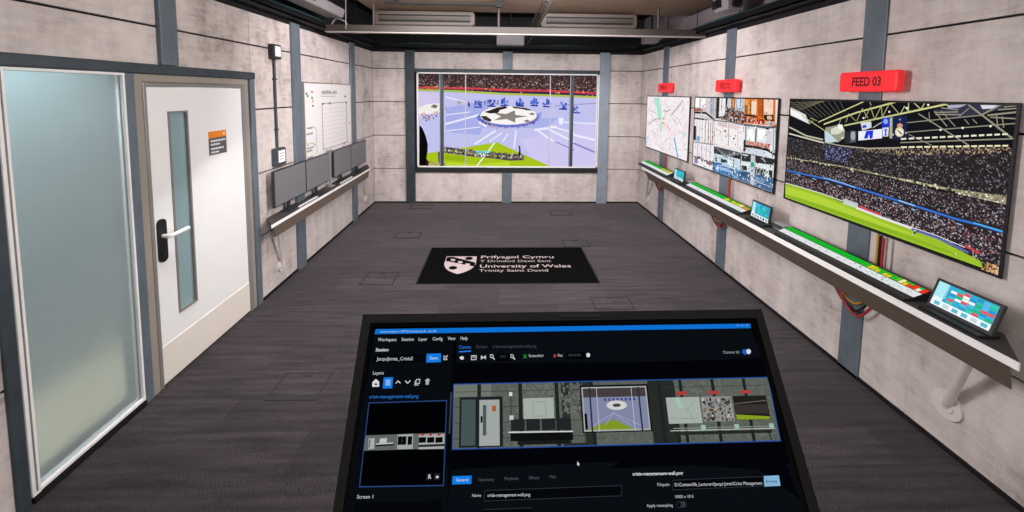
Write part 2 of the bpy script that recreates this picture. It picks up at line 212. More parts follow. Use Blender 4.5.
CCTV = [
('p','e9e3e4',0,[(-.0079,-.0016),(1.3526,-.0047),(1.3618,.7426),(.0181,.7668)]),
('p','c9c4c8',1,[(-.0223,-.0033),(.4142,-.0014),(.4269,.235),(.0006,.2371)]),
('p','ffffff',2,[(-.0103,.0022),(.0903,.003),(.0896,.1104),(-.0048,.1083)]),
('p','fafafa',2,[(.1229,.0037),(.228,.0033),(.2274,.1052),(.1219,.107)]),
('p','e2cdd0',2,[(.2383,.0031),(.3186,.0041),(.3237,.164),(.2523,.1519)]),
('p','8fa0b4',2,[(.3284,.0039),(.3575,.0035),(.3675,.172),(.3336,.1635)]),
('p','a9b8c8',2,[(.3594,.0035),(.3957,.003),(.4076,.1903),(.3738,.1768)]),
('p','b8563c',2,[(-.0037,.1195),(.1118,.115),(.1789,.1447),(-.0005,.153)]),
('l','2a2628',3,.022,[(-.0058,.1701),(.2431,.1629),(.3569,.2037),(.4166,.2255)]),
('p','dcd8da',2,[(-.0047,.1813),(.2339,.1741),(.3286,.2159),(-.0005,.226)]),
('l','302c2e',3,.015,[(.0004,.2349),(.2908,.2373)]),
('l','6d3a2c',3,.008,[(.4274,-.0005),(.44,.2137)]),
('p','d4cfd0',1,[(.4423,-.0007),(.9059,-.0027),(.9216,.2313),(.4498,.2384)]),
('p','2c2420',2,[(.4386,-.0007),(.4972,-.0005),(.4978,.1999),(.447,.2082)]),
('p','f0eef0',2,[(.5009,.0004),(.6061,-.0001),(.6012,.1689),(.5135,.174)]),
('l','8a8288',3,.01,[(.5423,.0048),(.5409,.123)]),
('p','1d1a1c',3,[(.6095,-.0001),(.645,-.0007),(.6315,.09),(.6111,.0907)]),
('p','7d5c48',2,[(.7028,-.0006),(.7698,-.0016),(.7685,.1034),(.7109,.087)]),
('p','e09048',3,[(.716,.0021),(.759,.0014),(.7597,.0945),(.7229,.0771)]),
('p','a8bcd0',2,[(.7761,-.0007),(.8958,-.0016),(.8992,.1158),(.7853,.0981)]),
('p','d8e2ec',3,[(.7981,.0008),(.8811,-.0005),(.882,.0896),(.8057,.0834)]),
('l','707880',4,.01,[(.8514,-0),(.853,.0998)]),
('p','6a4234',2,[(.6272,.0805),(.9299,.1322),(.9172,.2316),(.6905,.221),(.5527,.2112),(.6003,.1592)]),
('d',['1c1818','3a3030','8c8488','a85438','582c20','c0b8bc'],4,170,.022,[(.6348,.0706),(.9227,.1326),(.9164,.2227),(.7062,.2123),(.561,.2057),(.6174,.1583)]),
('l','1a1618',4,.014,[(.452,.2028),(.5684,.1905),(.6388,.1687)]),
('p','e07a22',1,[(.9104,-.001),(1.3457,-.0046),(1.3485,.2131),(.9208,.2223)]),
('p','f4a24a',2,[(.9209,.0024),(.9763,.0155),(.9953,.1463),(.9299,.1322)]),
('p','f0d8c4',2,[(1.011,.0148),(1.0858,.0218),(1.0893,.1324),(1.0221,.1361)]),
('p','6a3a24',2,[(.9222,.0478),(.9663,.0597),(.9665,.1391),(.9299,.1322)]),
('l','5a3018',3,.012,[(1.0041,.015),(1.0125,.1366)]),
('p','c05818',2,[(1.0968,-.0022),(1.1672,-.0033),(1.1689,.153),(1.1101,.144)]),
('p','f3d4bc',2,[(1.1765,.0015),(1.2947,.001),(1.3001,.1248),(1.1879,.127)]),
('p','d86a18',3,[(1.2969,-.0006),(1.3176,-.001),(1.3242,.1354),(1.3066,.1324)]),
('p','f0e4dc',3,[(1.3199,-.001),(1.346,-.0015),(1.3527,.1969),(1.3357,.1983)]),
('l','3a2018',4,.01,[(1.1672,-.0033),(1.173,.157)]),
('l','2a2020',4,.018,[(.9312,.1455),(1.0437,.1479),(1.1117,.1609)]),
('p','8c3018',3,[(.9256,.1637),(1.112,.1651),(1.2023,.1758),(1.1991,.2091),(.9258,.213)]),
('d',['e8dcd8','b83c18','f07030','4a2018'],4,60,.022,[(.9303,.1679),(1.1124,.1693),(1.1903,.1808),(1.1867,.2101),(.9317,.2143)]),
('p','1d1a1c',4,[(1.192,.1309),(1.3059,.1245),(1.3221,.1754),(1.2148,.1765),(1.1909,.16)]),
('p','e0b8a4',5,[(1.2296,.137),(1.2891,.1335),(1.292,.1655),(1.2321,.1655)]),
('p','b8c0c8',5,[(1.2153,.1831),(1.3228,.1833),(1.325,.2071),(1.2053,.2087)]),
('p','f1eef0',1,[(.0016,.2483),(.4185,.2458),(.4211,.4764),(.0091,.4958)]),
('l','b8b0b8',2,.012,[(.0592,.2577),(.065,.508)]),
('l','d6c6c4',2,.012,[(.1252,.2564),(.1312,.503)]),
('l','c8b8b4',2,.012,[(.1788,.2553),(.1848,.4989)]),
('l','7a5848',2,.012,[(.2476,.2539),(.2537,.4936)]),
('l','8a4a3a',2,.012,[(.3122,.2525),(.3185,.4887)]),
('l','b07a60',2,.012,[(.3556,.2517),(.3619,.4854)]),
('l','6a5850',2,.012,[(.3942,.2509),(.4005,.4824)]),
('p','17171a',2,[(-.0029,.3218),(.0428,.3214),(.0538,.4847),(.0035,.4852)]),
('p','7aa8d0',2,[(.0758,.4319),(.1417,.4302),(.1426,.485),(.0721,.4881)]),
('l','e08858',3,.015,[(.3705,.4517),(.377,.4801)]),
('p','f4eeee',1,[(.4265,.2299),(.9216,.2313),(.9386,.4636),(.4305,.4752)]),
('l','5a5054',3,.01,[(.4173,.2326),(.724,.2281),(.9181,.2405)]),
('l','8c8084',3,.01,[(.6841,.2406),(.6961,.4601)]),
('l','a09498',3,.006,[(.8354,.2381),(.848,.4582)]),
('l','c8b8b8',3,.006,[(.573,.2394),(.5843,.4553)]),
('p','dcc8c4',2,[(.4833,.241),(.6592,.2425),(.6636,.2903),(.4775,.2767)]),
('p','e6d0cc',2,[(.6923,.24),(.8205,.2439),(.8221,.2946),(.6967,.2874)]),
('p','2a2426',4,[(.7958,.3783),(.7954,.3813),(.7936,.3842),(.7906,.3867),(.7867,.3885),(.7823,.3895),(.7778,.3896),(.7736,.3887),(.7702,.387),(.7679,.3846),(.7669,.3817),(.7673,.3787),(.7691,.3758),(.7722,.3733),(.7761,.3715),(.7805,.3705),(.785,.3705),(.7892,.3713),(.7926,.3731),(.7949,.3755)]),
('p','8a5a50',4,[(.65,.3206),(.6494,.3243),(.6467,.3279),(.6424,.331),(.6368,.3332),(.6304,.3345),(.6239,.3345),(.6179,.3334),(.613,.3313),(.6097,.3282),(.6083,.3246),(.609,.3209),(.6117,.3173),(.6161,.3142),(.6218,.3119),(.6282,.3108),(.6347,.3107),(.6406,.3119),(.6455,.314),(.6487,.317)]),
('p','e6e8ec',1,[(.9274,.2308),(1.3548,.2205),(1.3704,.4809),(.9386,.4636)]),
('l','5a5e66',3,.02,[(.9278,.2353),(1.2445,.2342),(1.3513,.2192)]),
('p','101014',4,[(1.2202,.2363),(1.2628,.2366),(1.2618,.2514),(1.2239,.25)]),
('l','6a6e78',3,.016,[(.9549,.2464),(.9673,.4594)]),
('l','8a8e98',3,.012,[(1.3217,.2354),(1.3321,.439)]),
('l','6a6e78',3,.008,[(1.3446,.2333),(1.3571,.4351)]),
('p','ffffff',2,[(.986,.2747),(1.0754,.2724),(1.0785,.3654),(.9884,.363)]),
('p','ffffff',2,[(1.1274,.2615),(1.2161,.259),(1.2192,.3482),(1.1299,.3463)]),
('l','7a5a50',3,.02,[(1.1009,.2597),(1.1018,.3711)]),
('p','d8d4dc',2,[(1.235,.2638),(1.3068,.2633),(1.3124,.3772),(1.2422,.3701)]),
('p','cf9c8c',2,[(.97,.3802),(1.2855,.3684),(1.2838,.4225),(.9675,.4395)]),
('d',['e06a38','b85848','d8b0a8','8a5a54'],3,60,.022,[(.97,.3802),(1.2855,.3684),(1.2834,.4181),(.9671,.4347)]),
('p','131316',3,[(.9328,.3748),(.9566,.372),(.9633,.4796),(.9362,.4816)]),
('l','2a2628',4,.022,[(.9583,.426),(1.1533,.4184),(1.2638,.421),(1.357,.4469)]),
('p','d2dcec',3,[(.9675,.4395),(1.1541,.4276),(1.2389,.4428),(1.2283,.4764),(.972,.4881)]),
('p','efe9ee',1,[(.0128,.5223),(.4249,.4866),(.4288,.7534),(.0225,.7581)]),
('l','5c565a',2,.008,[(.0114,.5075),(.4249,.4866)]),
('l','b4aab0',2,.012,[(.1,.5233),(.1004,.6826)]),
('l','b4aab0',2,.012,[(.1945,.511),(.1951,.6668)]),
('l','b4aab0',2,.012,[(.285,.4992),(.2859,.6517)]),
('l','b4aab0',2,.012,[(.3719,.4878),(.3729,.6372)]),
('d',['141214','2a2426','6a5a60','a03c3c'],3,46,.026,[(.0257,.6576),(.1619,.6663),(.2792,.6764),(.4355,.6666),(.4319,.7185),(.3041,.7015),(.1642,.6901),(.028,.6822)]),
('p','8f8aa8',2,[(.041,.6862),(.1155,.6862),(.1112,.7446),(.0418,.7472)]),
('p','2a2c30',1,[(.4366,.4997),(.9084,.4978),(.9062,.5635),(.7518,.5636),(.4436,.5745)]),
('l','989ca4',2,.005,[(.6616,.5784),(.4476,.5061)]),
('l','989ca4',2,.005,[(.6616,.5784),(.4887,.5055)]),
('l','989ca4',2,.005,[(.6616,.5784),(.529,.5049)]),
('l','989ca4',2,.005,[(.6616,.5784),(.5684,.5043)]),
('l','989ca4',2,.005,[(.6616,.5784),(.6072,.5037)]),
('l','989ca4',2,.005,[(.6616,.5784),(.6452,.5031)]),
('l','989ca4',2,.005,[(.6616,.5784),(.6824,.5025)]),
('l','989ca4',2,.005,[(.6616,.5784),(.719,.502)]),
('l','989ca4',2,.005,[(.6616,.5784),(.7549,.5014)]),
('l','989ca4',2,.005,[(.6616,.5784),(.7901,.5009)]),
('l','989ca4',2,.005,[(.6616,.5784),(.8247,.5003)]),
('l','989ca4',2,.005,[(.6616,.5784),(.8587,.4998)]),
('l','989ca4',2,.005,[(.6616,.5784),(.8921,.4993)]),
('l','989ca4',2,.005,[(.6616,.5784),(.9248,.4988)]),
('p','c8dce8',1,[(.4395,.5751),(.7522,.5688),(.9067,.5685),(.9077,.6691),(.4324,.6785)]),
('p','1f3038',2,[(.4779,.6085),(.5083,.6069),(.5087,.6537),(.478,.6535)]),
('p','2a3a40',2,[(.5779,.6053),(.6824,.6017),(.6822,.6392),(.5773,.6416)]),
('p','eef4f6',2,[(.7006,.5986),(.7903,.5968),(.7908,.6404),(.7012,.6443)]),
('l','304048',3,.01,[(.7972,.5769),(.8037,.742)]),
('l','30383e',3,.01,[(.9003,.4991),(.9111,.7595)]),
('p','4f86bc',1,[(.4355,.6666),(.668,.6471),(.905,.6394),(.8992,.7571),(.4294,.759)]),
('p','9cc4e6',2,[(.4867,.7026),(.6716,.6862),(.799,.6909),(.7932,.7233),(.6744,.7158),(.4898,.7357)]),
('l','e4eef6',3,.012,[(.4998,.7338),(.5415,.7034)]),
('p','3a68a0',2,[(.4355,.6666),(.6112,.6498),(.5935,.6683),(.4334,.6897)]),
('p','30343a',1,[(.9128,.4922),(1.3601,.4816),(1.3586,.5349),(.9157,.577)]),
('p','d8dee2',2,[(.9254,.5052),(1.0124,.5015),(1.0058,.5142),(.9265,.517)]),
('l','aab4bc',3,.01,[(1.1891,.5013),(1.2463,.5237)]),
('p','dfe6e6',1,[(.9152,.572),(1.3582,.5305),(1.361,.6318),(.9158,.6675)]),
('p','23282c',2,[(.9237,.6107),(1.0063,.6052),(1.0068,.6444),(.9209,.6514)]),
('p','3c444a',2,[(1.1183,.589),(1.252,.5867),(1.2502,.642),(1.1163,.6466)]),
('l','c0c8cc',3,.008,[(1.1405,.5924),(1.1405,.6558)]),
('l','c0c8cc',3,.008,[(1.1831,.5899),(1.1827,.647)]),
('l','c0c8cc',3,.008,[(1.2247,.5874),(1.2239,.6383)]),
('p','30363c',2,[(1.2918,.5834),(1.3373,.5815),(1.3389,.641),(1.2945,.6416)]),
('l','e8eeee',3,.014,[(1.2782,.5498),(1.2804,.6765)]),
('p','4a6f98',1,[(.9145,.6527),(1.1163,.6466),(1.3677,.6347),(1.3623,.7578),(.8992,.7571)]),
('p','7fa2c4',2,[(1.1188,.6746),(1.2593,.6675),(1.2489,.702),(1.1218,.7074)]),
('p','38577e',2,[(.9158,.6675),(1.0575,.6586),(1.046,.6999),(.9114,.7088)]),
('p','c3ccd2',4,[(1.0501,.4955),(1.1096,.4937),(1.1185,.7512),(1.0583,.7508)]),
('p','2fae84',5,[(1.1061,.5723),(1.1054,.5795),(1.1024,.5865),(1.0971,.5926),(1.0902,.5972),(1.0823,.5999),(1.0741,.6003),(1.0665,.5984),(1.0603,.5944),(1.0559,.5887),(1.054,.5818),(1.0546,.5744),(1.0578,.5674),(1.0631,.5612),(1.0702,.5567),(1.0781,.5541),(1.0863,.5538),(1.0938,.5558),(1.0999,.5598),(1.1042,.5655)]),
('l','d8e0e8',3,.006,[(1.1223,.7121),(1.2638,.7169),(1.3561,.7174)]),
('l','8a8288',5,.006,[(.4267,.2319),(.4429,.4859)]),
('d',['2a2628','6a6468','8c7c78','a89a9c','ffffff','d8ccd0','503c34'],5,420,.014,[(-.0075,.0029),(1.3531,.0009),(1.3611,.7345),(.0177,.7633)]),
('d',['ffffff','e8eef2','c8d4dc','1c2024','3a444c'],5,120,.018,[(.4395,.5751),(.9067,.5685),(1.3586,.5349),(1.3613,.7473),(.8992,.7571),(.4294,.759)]),
]
MAP = [
('p','f6eef1',0,[(.0011,.0104),(1.3391,.0012),(1.3687,.755),(.0077,.7772)]),
('p','a9e6cc',2,[(.2549,.0164),(.4367,.0141),(.5309,.1426),(.5627,.3034),(.4212,.3061),(.3875,.1923)]),
('p','a9e6cc',2,[(.5018,.3402),(.5774,.3456),(.5895,.4678),(.5258,.474)]),
('l','a8c8d0',2,.012,[(.5472,.4719),(.5839,.7358)]),
('p','9adfe0',2,[(.0172,.6021),(.0685,.6012),(.0672,.7156),(.0156,.7151)]),
('p','bfead6',2,[(1.2171,.4225),(1.2974,.4107),(1.2913,.4717),(1.2339,.4686)]),
('l','4fb4e0',3,.035,[(.979,.5268),(1.0442,.6388),(1.0989,.7458)]),
('l','6a6a72',3,.012,[(1.1594,.0393),(1.101,.0928),(.9759,.1663),(.8672,.2384)]),
('l','7a7a82',3,.01,[(.6056,.2041),(.6651,.18),(.7274,.1982),(.7887,.1704),(.8371,.1724)]),
('l','8a8a92',3,.01,[(.0635,.4238),(.2699,.3455),(.41,.3068),(.5212,.317)]),
('l','a0a0a8',3,.008,[(.6821,.095),(.7627,.155)]),
('l','a0a0a8',3,.008,[(.1044,.2049),(.3466,.239)]),
('l','a0a0a8',3,.008,[(.9191,.29),(1.0615,.3591)]),
('l','a0a0a8',3,.008,[(.7063,.6008),(.8471,.5214)]),
('l','a0a0a8',3,.008,[(1.006,.2443),(1.1446,.323)]),
('l','a0a0a8',3,.008,[(.1955,.5012),(.4336,.5452)]),
('l','f0a878',3,.012,[(.6243,.2886),(.6572,.361),(.8131,.4213)]),
('p','e88050',4,[(.6505,.3573),(.6494,.3611),(.6455,.3649),(.6393,.3681),(.6312,.3705),(.622,.3718),(.6128,.3719),(.6042,.3708),(.5973,.3686),(.5927,.3655),(.5909,.3618),(.592,.3579),(.5959,.3542),(.6023,.3509),(.6105,.3486),(.6196,.3473),(.6289,.3472),(.6373,.3483),(.6441,.3505),(.6487,.3536)]),
('p','e88050',4,[(.6545,.2931),(.6534,.2969),(.6495,.3006),(.6433,.3037),(.6352,.306),(.6261,.3072),(.6168,.3073),(.6083,.3061),(.6014,.3038),(.5968,.3007),(.595,.2969),(.5961,.293),(.6,.2893),(.6064,.2862),(.6146,.2839),(.6237,.2828),(.6329,.2828),(.6413,.284),(.6481,.2863),(.6527,.2894)]),
]
VIEW = [
('p','c2c2ee',0,[(-.0109,.0044),(2.9262,-.0297),(2.97,1.5569),(-.0251,1.5695)]),
('p','3c2a2c',1,[(-.0109,.0044),(2.9262,-.0297),(2.9373,.3733),(1.4103,.3238),(-.0134,.2744)]),
('d',['201818','3a2a2e','4a3436','6a5654','827472','94807e','5a3438','30282c','7a4a48'],2,1700,.018,[(-.0111,.0203),(2.9266,-.0137),(2.9355,.3085),(1.4098,.2757),(-.0131,.2425)]),
('d',['c8b8b4','d0b098','a07868','e0d4d0','b05858'],3,170,.015,[(-.0121,.1312),(2.9306,.131),(2.9351,.2924),(1.4097,.2596),(-.013,.2266)]),
('d',['2a1e22','1c1618'],4,200,.02,[(-.0111,.0203),(2.9266,-.0137),(2.9297,.0988),(-.0118,.0995)]),
('l','d0424e',4,.035,[(-.0132,.2505),(.8478,.2575),(1.4098,.2757),(2.1371,.2843),(2.9357,.3166)]),
('d',['30202c','e0b060','8a2030'],5,80,.02,[(-.013,.2266),(1.4096,.2436),(2.9351,.2924),(2.9369,.3571),(1.4101,.3078),(-.0134,.2744)]),
('l','26244c',4,.03,[(.8478,.2815),(1.4101,.3078),(2.1377,.3165),(2.9366,.349)]),
('l','b2bc50',4,.035,[(-.0135,.2871),(.8479,.3135),(1.4104,.3399),(2.1384,.3568),(2.9374,.3781)]),
('l','8cc860',5,.02,[(.4481,.2936),(.7198,.2988)]),
('p','d2c6ec',1,[(-.0138,.3222),(.3682,.3343),(.3674,.5266),(-.0179,.7713)]),
('p','a8aee8',1,[(.4632,.574),(1.1695,.4387),(1.0107,1.0069),(.462,.9619)]),
('p','cfc8f0',1,[(2.3119,.9161),(2.9477,.7476),(2.9696,1.5402),(1.9949,1.5444),(1.6611,1.0843)]),
('p','aab2ea',1,[(.8486,.732),(2.308,.7201),(2.0661,.8852),(1.0103,.893)]),
('p','8f9ade',2,[(.9772,.6501),(1.4954,.7917),(2.013,.625),(1.982,.7228),(1.4962,.8731),(.9453,.7474)]),
('l','dedefa',3,.033,[(.4624,.8322),(.929,.699),(1.0739,.6493)]),
('l','f2f4ff',4,.0135,[(.4624,.8322),(.929,.699),(1.0739,.6493)]),
('l','dedefa',3,.0165,[(.4621,.9457),(1.0103,.8767)]),
('l','f2f4ff',4,.0067,[(.4621,.9457),(1.0103,.8767)]),
('l','dedefa',3,.022,[(.4638,.3974),(.7679,.4747)]),
('l','f2f4ff',4,.009,[(.4638,.3974),(.7679,.4747)]),
('l','dedefa',3,.033,[(.9302,1.1544),(1.2534,.94)]),
('l','f2f4ff',4,.0135,[(.9302,1.1544),(1.2534,.94)]),
('l','dedefa',3,.022,[(1.1733,1.1038),(1.3672,.9718)]),
('l','f2f4ff',4,.009,[(1.1733,1.1038),(1.3672,.9718)]),
('l','dedefa',3,.022,[(1.3845,1.1025),(1.4648,.9875)]),
('l','f2f4ff',4,.009,[(1.3845,1.1025),(1.4648,.9875)]),
('l','dedefa',3,.0275,[(1.5647,1.2162),(1.5943,.9376)]),
('l','f2f4ff',4,.0113,[(1.5647,1.2162),(1.5943,.9376)]),
('l','dedefa',3,.033,[(1.9527,.935),(2.2007,1.0973)]),
('l','f2f4ff',4,.0135,[(1.9527,.935),(2.2007,1.0973)]),
('l','dedefa',3,.033,[(2.1154,.9012),(2.5458,1.1115)]),
('l','f2f4ff',4,.0135,[(2.1154,.9012),(2.5458,1.1115)]),
('l','dedefa',3,.044,[(1.9035,.919),(2.2455,.8675)]),
('l','f2f4ff',4,.018,[(1.9035,.919),(2.2455,.8675)]),
('l','dedefa',3,.044,[(2.5432,.9964),(2.9572,1.0925)]),
('l','f2f4ff',4,.018,[(2.5432,.9964),(2.9572,1.0925)]),
('l','dedefa',3,.0275,[(2.1472,.8519),(2.5424,.9636)]),
('l','f2f4ff',4,.0113,[(2.1472,.8519),(2.5424,.9636)]),
('l','dedefa',3,.055,[(1.01,.7955),(1.1072,.8597)]),
('l','f2f4ff',4,.0225,[(1.01,.7955),(1.1072,.8597)]),
('l','dedefa',3,.0165,[(.4629,.6867),(.8484,.635)]),
('l','f2f4ff',4,.0067,[(.4629,.6867),(.8484,.635)]),
('l','dedefa',3,.022,[(2.3093,.7853),(2.9495,.8131)]),
('l','f2f4ff',4,.009,[(2.3093,.7853),(2.9495,.8131)]),
('l','8c8cc4',3,.03,[(2.5297,1.1281),(2.9631,1.3074)]),
('l','9090c8',3,.02,[(2.2502,1.1134),(2.5488,1.2435)]),
('l','a0a0cc',3,.02,[(2.2228,.5258),(2.94,.4706)]),
('p','e6f4ff',3,[(2.2809,.7164),(2.367,.7157),(2.3503,.8344),(2.2925,.8214)]),
('p','6a78d0',4,[(1.9656,.7148),(1.9491,.757),(1.8993,.7967),(1.8196,.831),(1.7156,.8577),(1.5943,.8749),(1.4642,.8815),(1.334,.8769),(1.2128,.8616),(1.1088,.8366),(1.029,.8037),(.9787,.765),(.9613,.7233),(.978,.6813),(1.0275,.6418),(1.1065,.6077),(1.2097,.581),(1.3301,.5638),(1.4596,.557),(1.5894,.5612),(1.7107,.5762),(1.8153,.6009),(1.8961,.6337),(1.9473,.6724)]),
('p','f8f4f2',5,[(1.9325,.6825),(1.9106,.7294),(1.8453,.7722),(1.7432,.8064),(1.6144,.8289),(1.4715,.8375),(1.3286,.8311),(1.1999,.8107),(1.0978,.7781),(1.0323,.7366),(1.0096,.6902),(1.0319,.6436),(1.097,.6011),(1.1984,.567),(1.3265,.5445),(1.4687,.5359),(1.6112,.542),(1.7401,.5622),(1.8428,.5946),(1.9092,.6361)]),
('p','2c2624',6,[(1.0738,.6331),(1.1543,.6082),(1.2831,.5586),(1.4121,.5364),(1.4608,.5651),(1.3318,.5985),(1.2999,.6473),(1.1707,.6565)]),
('p','4a4240',6,[(1.5253,.537),(1.7522,.5625),(1.8664,.602),(1.769,.6028),(1.6714,.5794),(1.558,.5707)]),
('p','3a3432',6,[(1.0177,.6983),(1.1064,.6975),(1.2037,.7616),(1.1715,.7943),(1.0744,.7626)]),
('p','8a827c',6,[(1.5682,.6012),(1.5816,.6752),(1.7864,.6985),(1.5843,.7272),(1.5787,.8017),(1.4405,.7452),(1.2326,.7677),(1.3492,.7042),(1.2267,.644),(1.4363,.661)]),
('p','6a6462',6,[(1.8505,.6297),(1.8668,.6488),(1.9126,.6493),(1.8769,.6624),(1.8895,.6822),(1.8511,.6711),(1.8131,.6828),(1.825,.6629),(1.789,.6504),(1.8347,.6491)]),
('p','6a6462',6,[(1.7708,.744),(1.7871,.7632),(1.8329,.7637),(1.7972,.7769),(1.8098,.7967),(1.7714,.7856),(1.7333,.7973),(1.7453,.7773),(1.7093,.7647),(1.755,.7635)]),
('d',['2a2420','a05030','d8b040','303048','c04848'],7,46,.02,[(1.0096,.6983),(1.0583,.7789),(1.2852,.8503),(1.6583,.8474),(1.8688,.7725),(1.9327,.6907),(1.966,.7392),(1.8697,.8377),(1.659,.9045),(1.2856,.9072),(1.0423,.8115)]),
('p','f2ece8',5,[(.0157,.5779),(.1758,.5123),(.3675,.4945),(.3669,.6392),(.2067,.6728),(.0149,.6744)]),
('p','7a7068',6,[(.2156,.5634),(.2627,.5159),(.3375,.534),(.2998,.5815)]),
('d',['c08840','2a2a30','e0b060','605048','b05040'],7,24,.024,[(.031,.6582),(.367,.6231),(.3667,.6875),(.1738,.8021),(.0303,.7387)]),
('p','2a3c9c',5,[(.9093,.5426),(1.0445,.5478),(1.0381,.5704),(.9126,.5651)]),
('d',['3450c0','4c70dc','28308c','6a8ae8','2a3ca0'],6,16,.035,[(.9187,.4556),(1.0312,.4545),(1.0348,.5447),(.9158,.5457)]),
('p','2a3c9c',5,[(1.1265,.5245),(1.2619,.5297),(1.2556,.5524),(1.1298,.547)]),
('d',['3450c0','4c70dc','28308c','6a8ae8','2a3ca0'],6,16,.035,[(1.1357,.4375),(1.2484,.4364),(1.2522,.5266),(1.133,.5277)]),
('p','2a3c9c',5,[(1.336,.5145),(1.4717,.5197),(1.4655,.5424),(1.3394,.5371)]),
('d',['3450c0','4c70dc','28308c','6a8ae8','2a3ca0'],6,16,.035,[(1.345,.4274),(1.4579,.4263),(1.462,.5166),(1.3425,.5177)]),
('p','4a6cd8',7,[(1.3883,.3964),(1.4157,.3961),(1.4181,.4847),(1.3874,.485)]),
('p','2a3c9c',5,[(1.5865,.5171),(1.7226,.5223),(1.7164,.545),(1.59,.5397)]),
('d',['3450c0','4c70dc','28308c','6a8ae8','2a3ca0'],6,16,.035,[(1.5953,.4298),(1.7084,.4288),(1.7128,.5192),(1.593,.5202)]),
('p','4a6cd8',7,[(1.6385,.3988),(1.666,.3985),(1.6687,.4872),(1.638,.4875)]),
('p','2a3c9c',5,[(1.8132,.5102),(1.9495,.5154),(1.9434,.5381),(1.8167,.5328)]),
('d',['3450c0','4c70dc','28308c','6a8ae8','2a3ca0'],6,16,.035,[(1.8217,.4228),(1.9351,.4218),(1.9397,.5122),(1.8197,.5133)]),
('p','4a6cd8',7,[(1.865,.3918),(1.8925,.3915),(1.8954,.4803),(1.8646,.4806)]),
('p','2a3c9c',5,[(2.0244,.5244),(2.161,.5296),(2.1549,.5524),(2.028,.5471)]),
('d',['3450c0','4c70dc','28308c','6a8ae8','2a3ca0'],6,16,.035,[(2.0327,.437),(2.1463,.4359),(2.1512,.5265),(2.0309,.5276)]),
('p','4a6cd8',7,[(2.076,.4059),(2.1036,.4056),(2.1067,.4945),(2.0759,.4948)]),
('p','2a3c9c',5,[(2.2854,.5626),(2.4225,.5679),(2.4164,.5907),(2.2891,.5853)]),
('d',['3450c0','4c70dc','28308c','6a8ae8','2a3ca0'],6,16,.035,[(2.2934,.475),(2.4074,.4739),(2.4126,.5647),(2.292,.5658)]),
('p','2a3c9c',5,[(2.4987,.6176),(2.6361,.6229),(2.6301,.6458),(2.5024,.6403)]),
('d',['3450c0','4c70dc','28308c','6a8ae8','2a3ca0'],6,16,.035,[(2.5065,.5298),(2.6208,.5287),(2.6262,.6197),(2.5053,.6208)]),
('d',['4a4a60','c09850','e8d8b0','30344c'],6,34,.018,[(.4635,.4936),(.8481,.4579),(1.3305,.4211),(2.14,.4457),(2.174,.5263),(1.3312,.5178),(.8482,.5383)]),
('p','b8985c',7,[(.6477,.4437),(.6621,.4436),(.6636,.5158),(.646,.516)]),
('p','b8985c',7,[(.6717,.4515),(.6861,.4514),(.6877,.5237),(.67,.5238)]),
('p','4a4468',7,[(.816,.4662),(.8305,.4661),(.8322,.5384),(.8145,.5386)]),
('p','4a4468',7,[(.8321,.4902),(.8465,.49),(.8483,.5625),(.8306,.5626)]),
('p','b8985c',7,[(.4553,.5419),(.4697,.5417),(.4711,.6141),(.4535,.6143)]),
('p','4a4468',7,[(1.0811,.4476),(1.0955,.4475),(1.0975,.5199),(1.0798,.5201)]),
('p','4a4468',7,[(1.2903,.4376),(1.3048,.4374),(1.307,.5099),(1.2892,.5101)]),
('p','a9c41c',4,[(-.0232,1.3562),(.1638,1.3078),(.789,1.2083),(1.2926,1.1227),(1.4177,1.1853),(1.7832,1.3473),(2.132,1.5008),(2.1433,1.5603),(-.0251,1.5695)]),
('p','bcd62e',5,[(.447,1.4505),(.9417,1.4868),(1.5016,1.4358),(1.5026,1.5424),(.4467,1.547)]),
('p','94b414',5,[(.4474,1.335),(.7891,1.3525),(.7892,1.4489),(.4472,1.412)]),
('l','f2f6e8',6,.022,[(.9704,1.506),(1.1127,1.3122),(1.2451,1.1384)]),
('l','5c4c54',6,.04,[(.444,1.2257),(.6372,1.2495),(.9031,1.2864),(1.208,1.3117),(1.5008,1.3488),(1.7066,1.3573)]),
('l','5c4c54',6,.04,[(.4438,1.2832),(.6371,1.3071),(.9032,1.3442),(1.2084,1.3696),(1.5013,1.4068),(1.7071,1.398)]),
('d',['1c1820','3a3038','7a6a70','d8d0d4','2a242c','a08880'],7,150,.022,[(.4384,1.197),(.903,1.2556),(.9128,1.3615),(.4475,1.3005)]),
('d',['1c1820','3a3038','7a6a70','d8d0d4','2a242c','a08880'],7,150,.022,[(1.1791,1.2637),(1.5004,1.3101),(1.7348,1.3089),(1.7362,1.4211),(1.5012,1.3913),(1.1893,1.3793)]),
('d',['7ae0e0','a8f0ee','58b8c0'],8,40,.024,[(.9316,1.2555),(1.1696,1.2695),(1.1698,1.3023),(.9316,1.2901)]),
('d',['f0f0f4','d0d4dc','404048'],8,44,.022,[(.9317,1.3036),(1.1699,1.3119),(1.1702,1.3736),(.9318,1.3556)]),
('p','26222a',8,[(1.6374,1.1782),(1.6623,1.1781),(1.6727,1.2513),(1.6776,1.3382),(1.6335,1.3384),(1.6478,1.2514)]),
('d',['b08070','d8b8a8','60343c','e8d8d0'],7,34,.024,[(.1628,1.4422),(.447,1.4601),(.4469,1.5084),(.1624,1.5096)]),
('p','0a0809',9,[(.0354,.8511),(.082,.8981),(.1374,1.0308),(.1685,1.1642),(.164,1.279),(.1443,1.3943),(.1779,1.4518),(.1773,1.5481),(.0296,1.5488)]),
('p','3c1418',10,[(.1442,1.3981),(.1817,1.4518),(.1775,1.5096),(.134,1.5098)]),
('l','585060',8,.03,[(.3434,1.2972),(.3522,1.451)]),
]
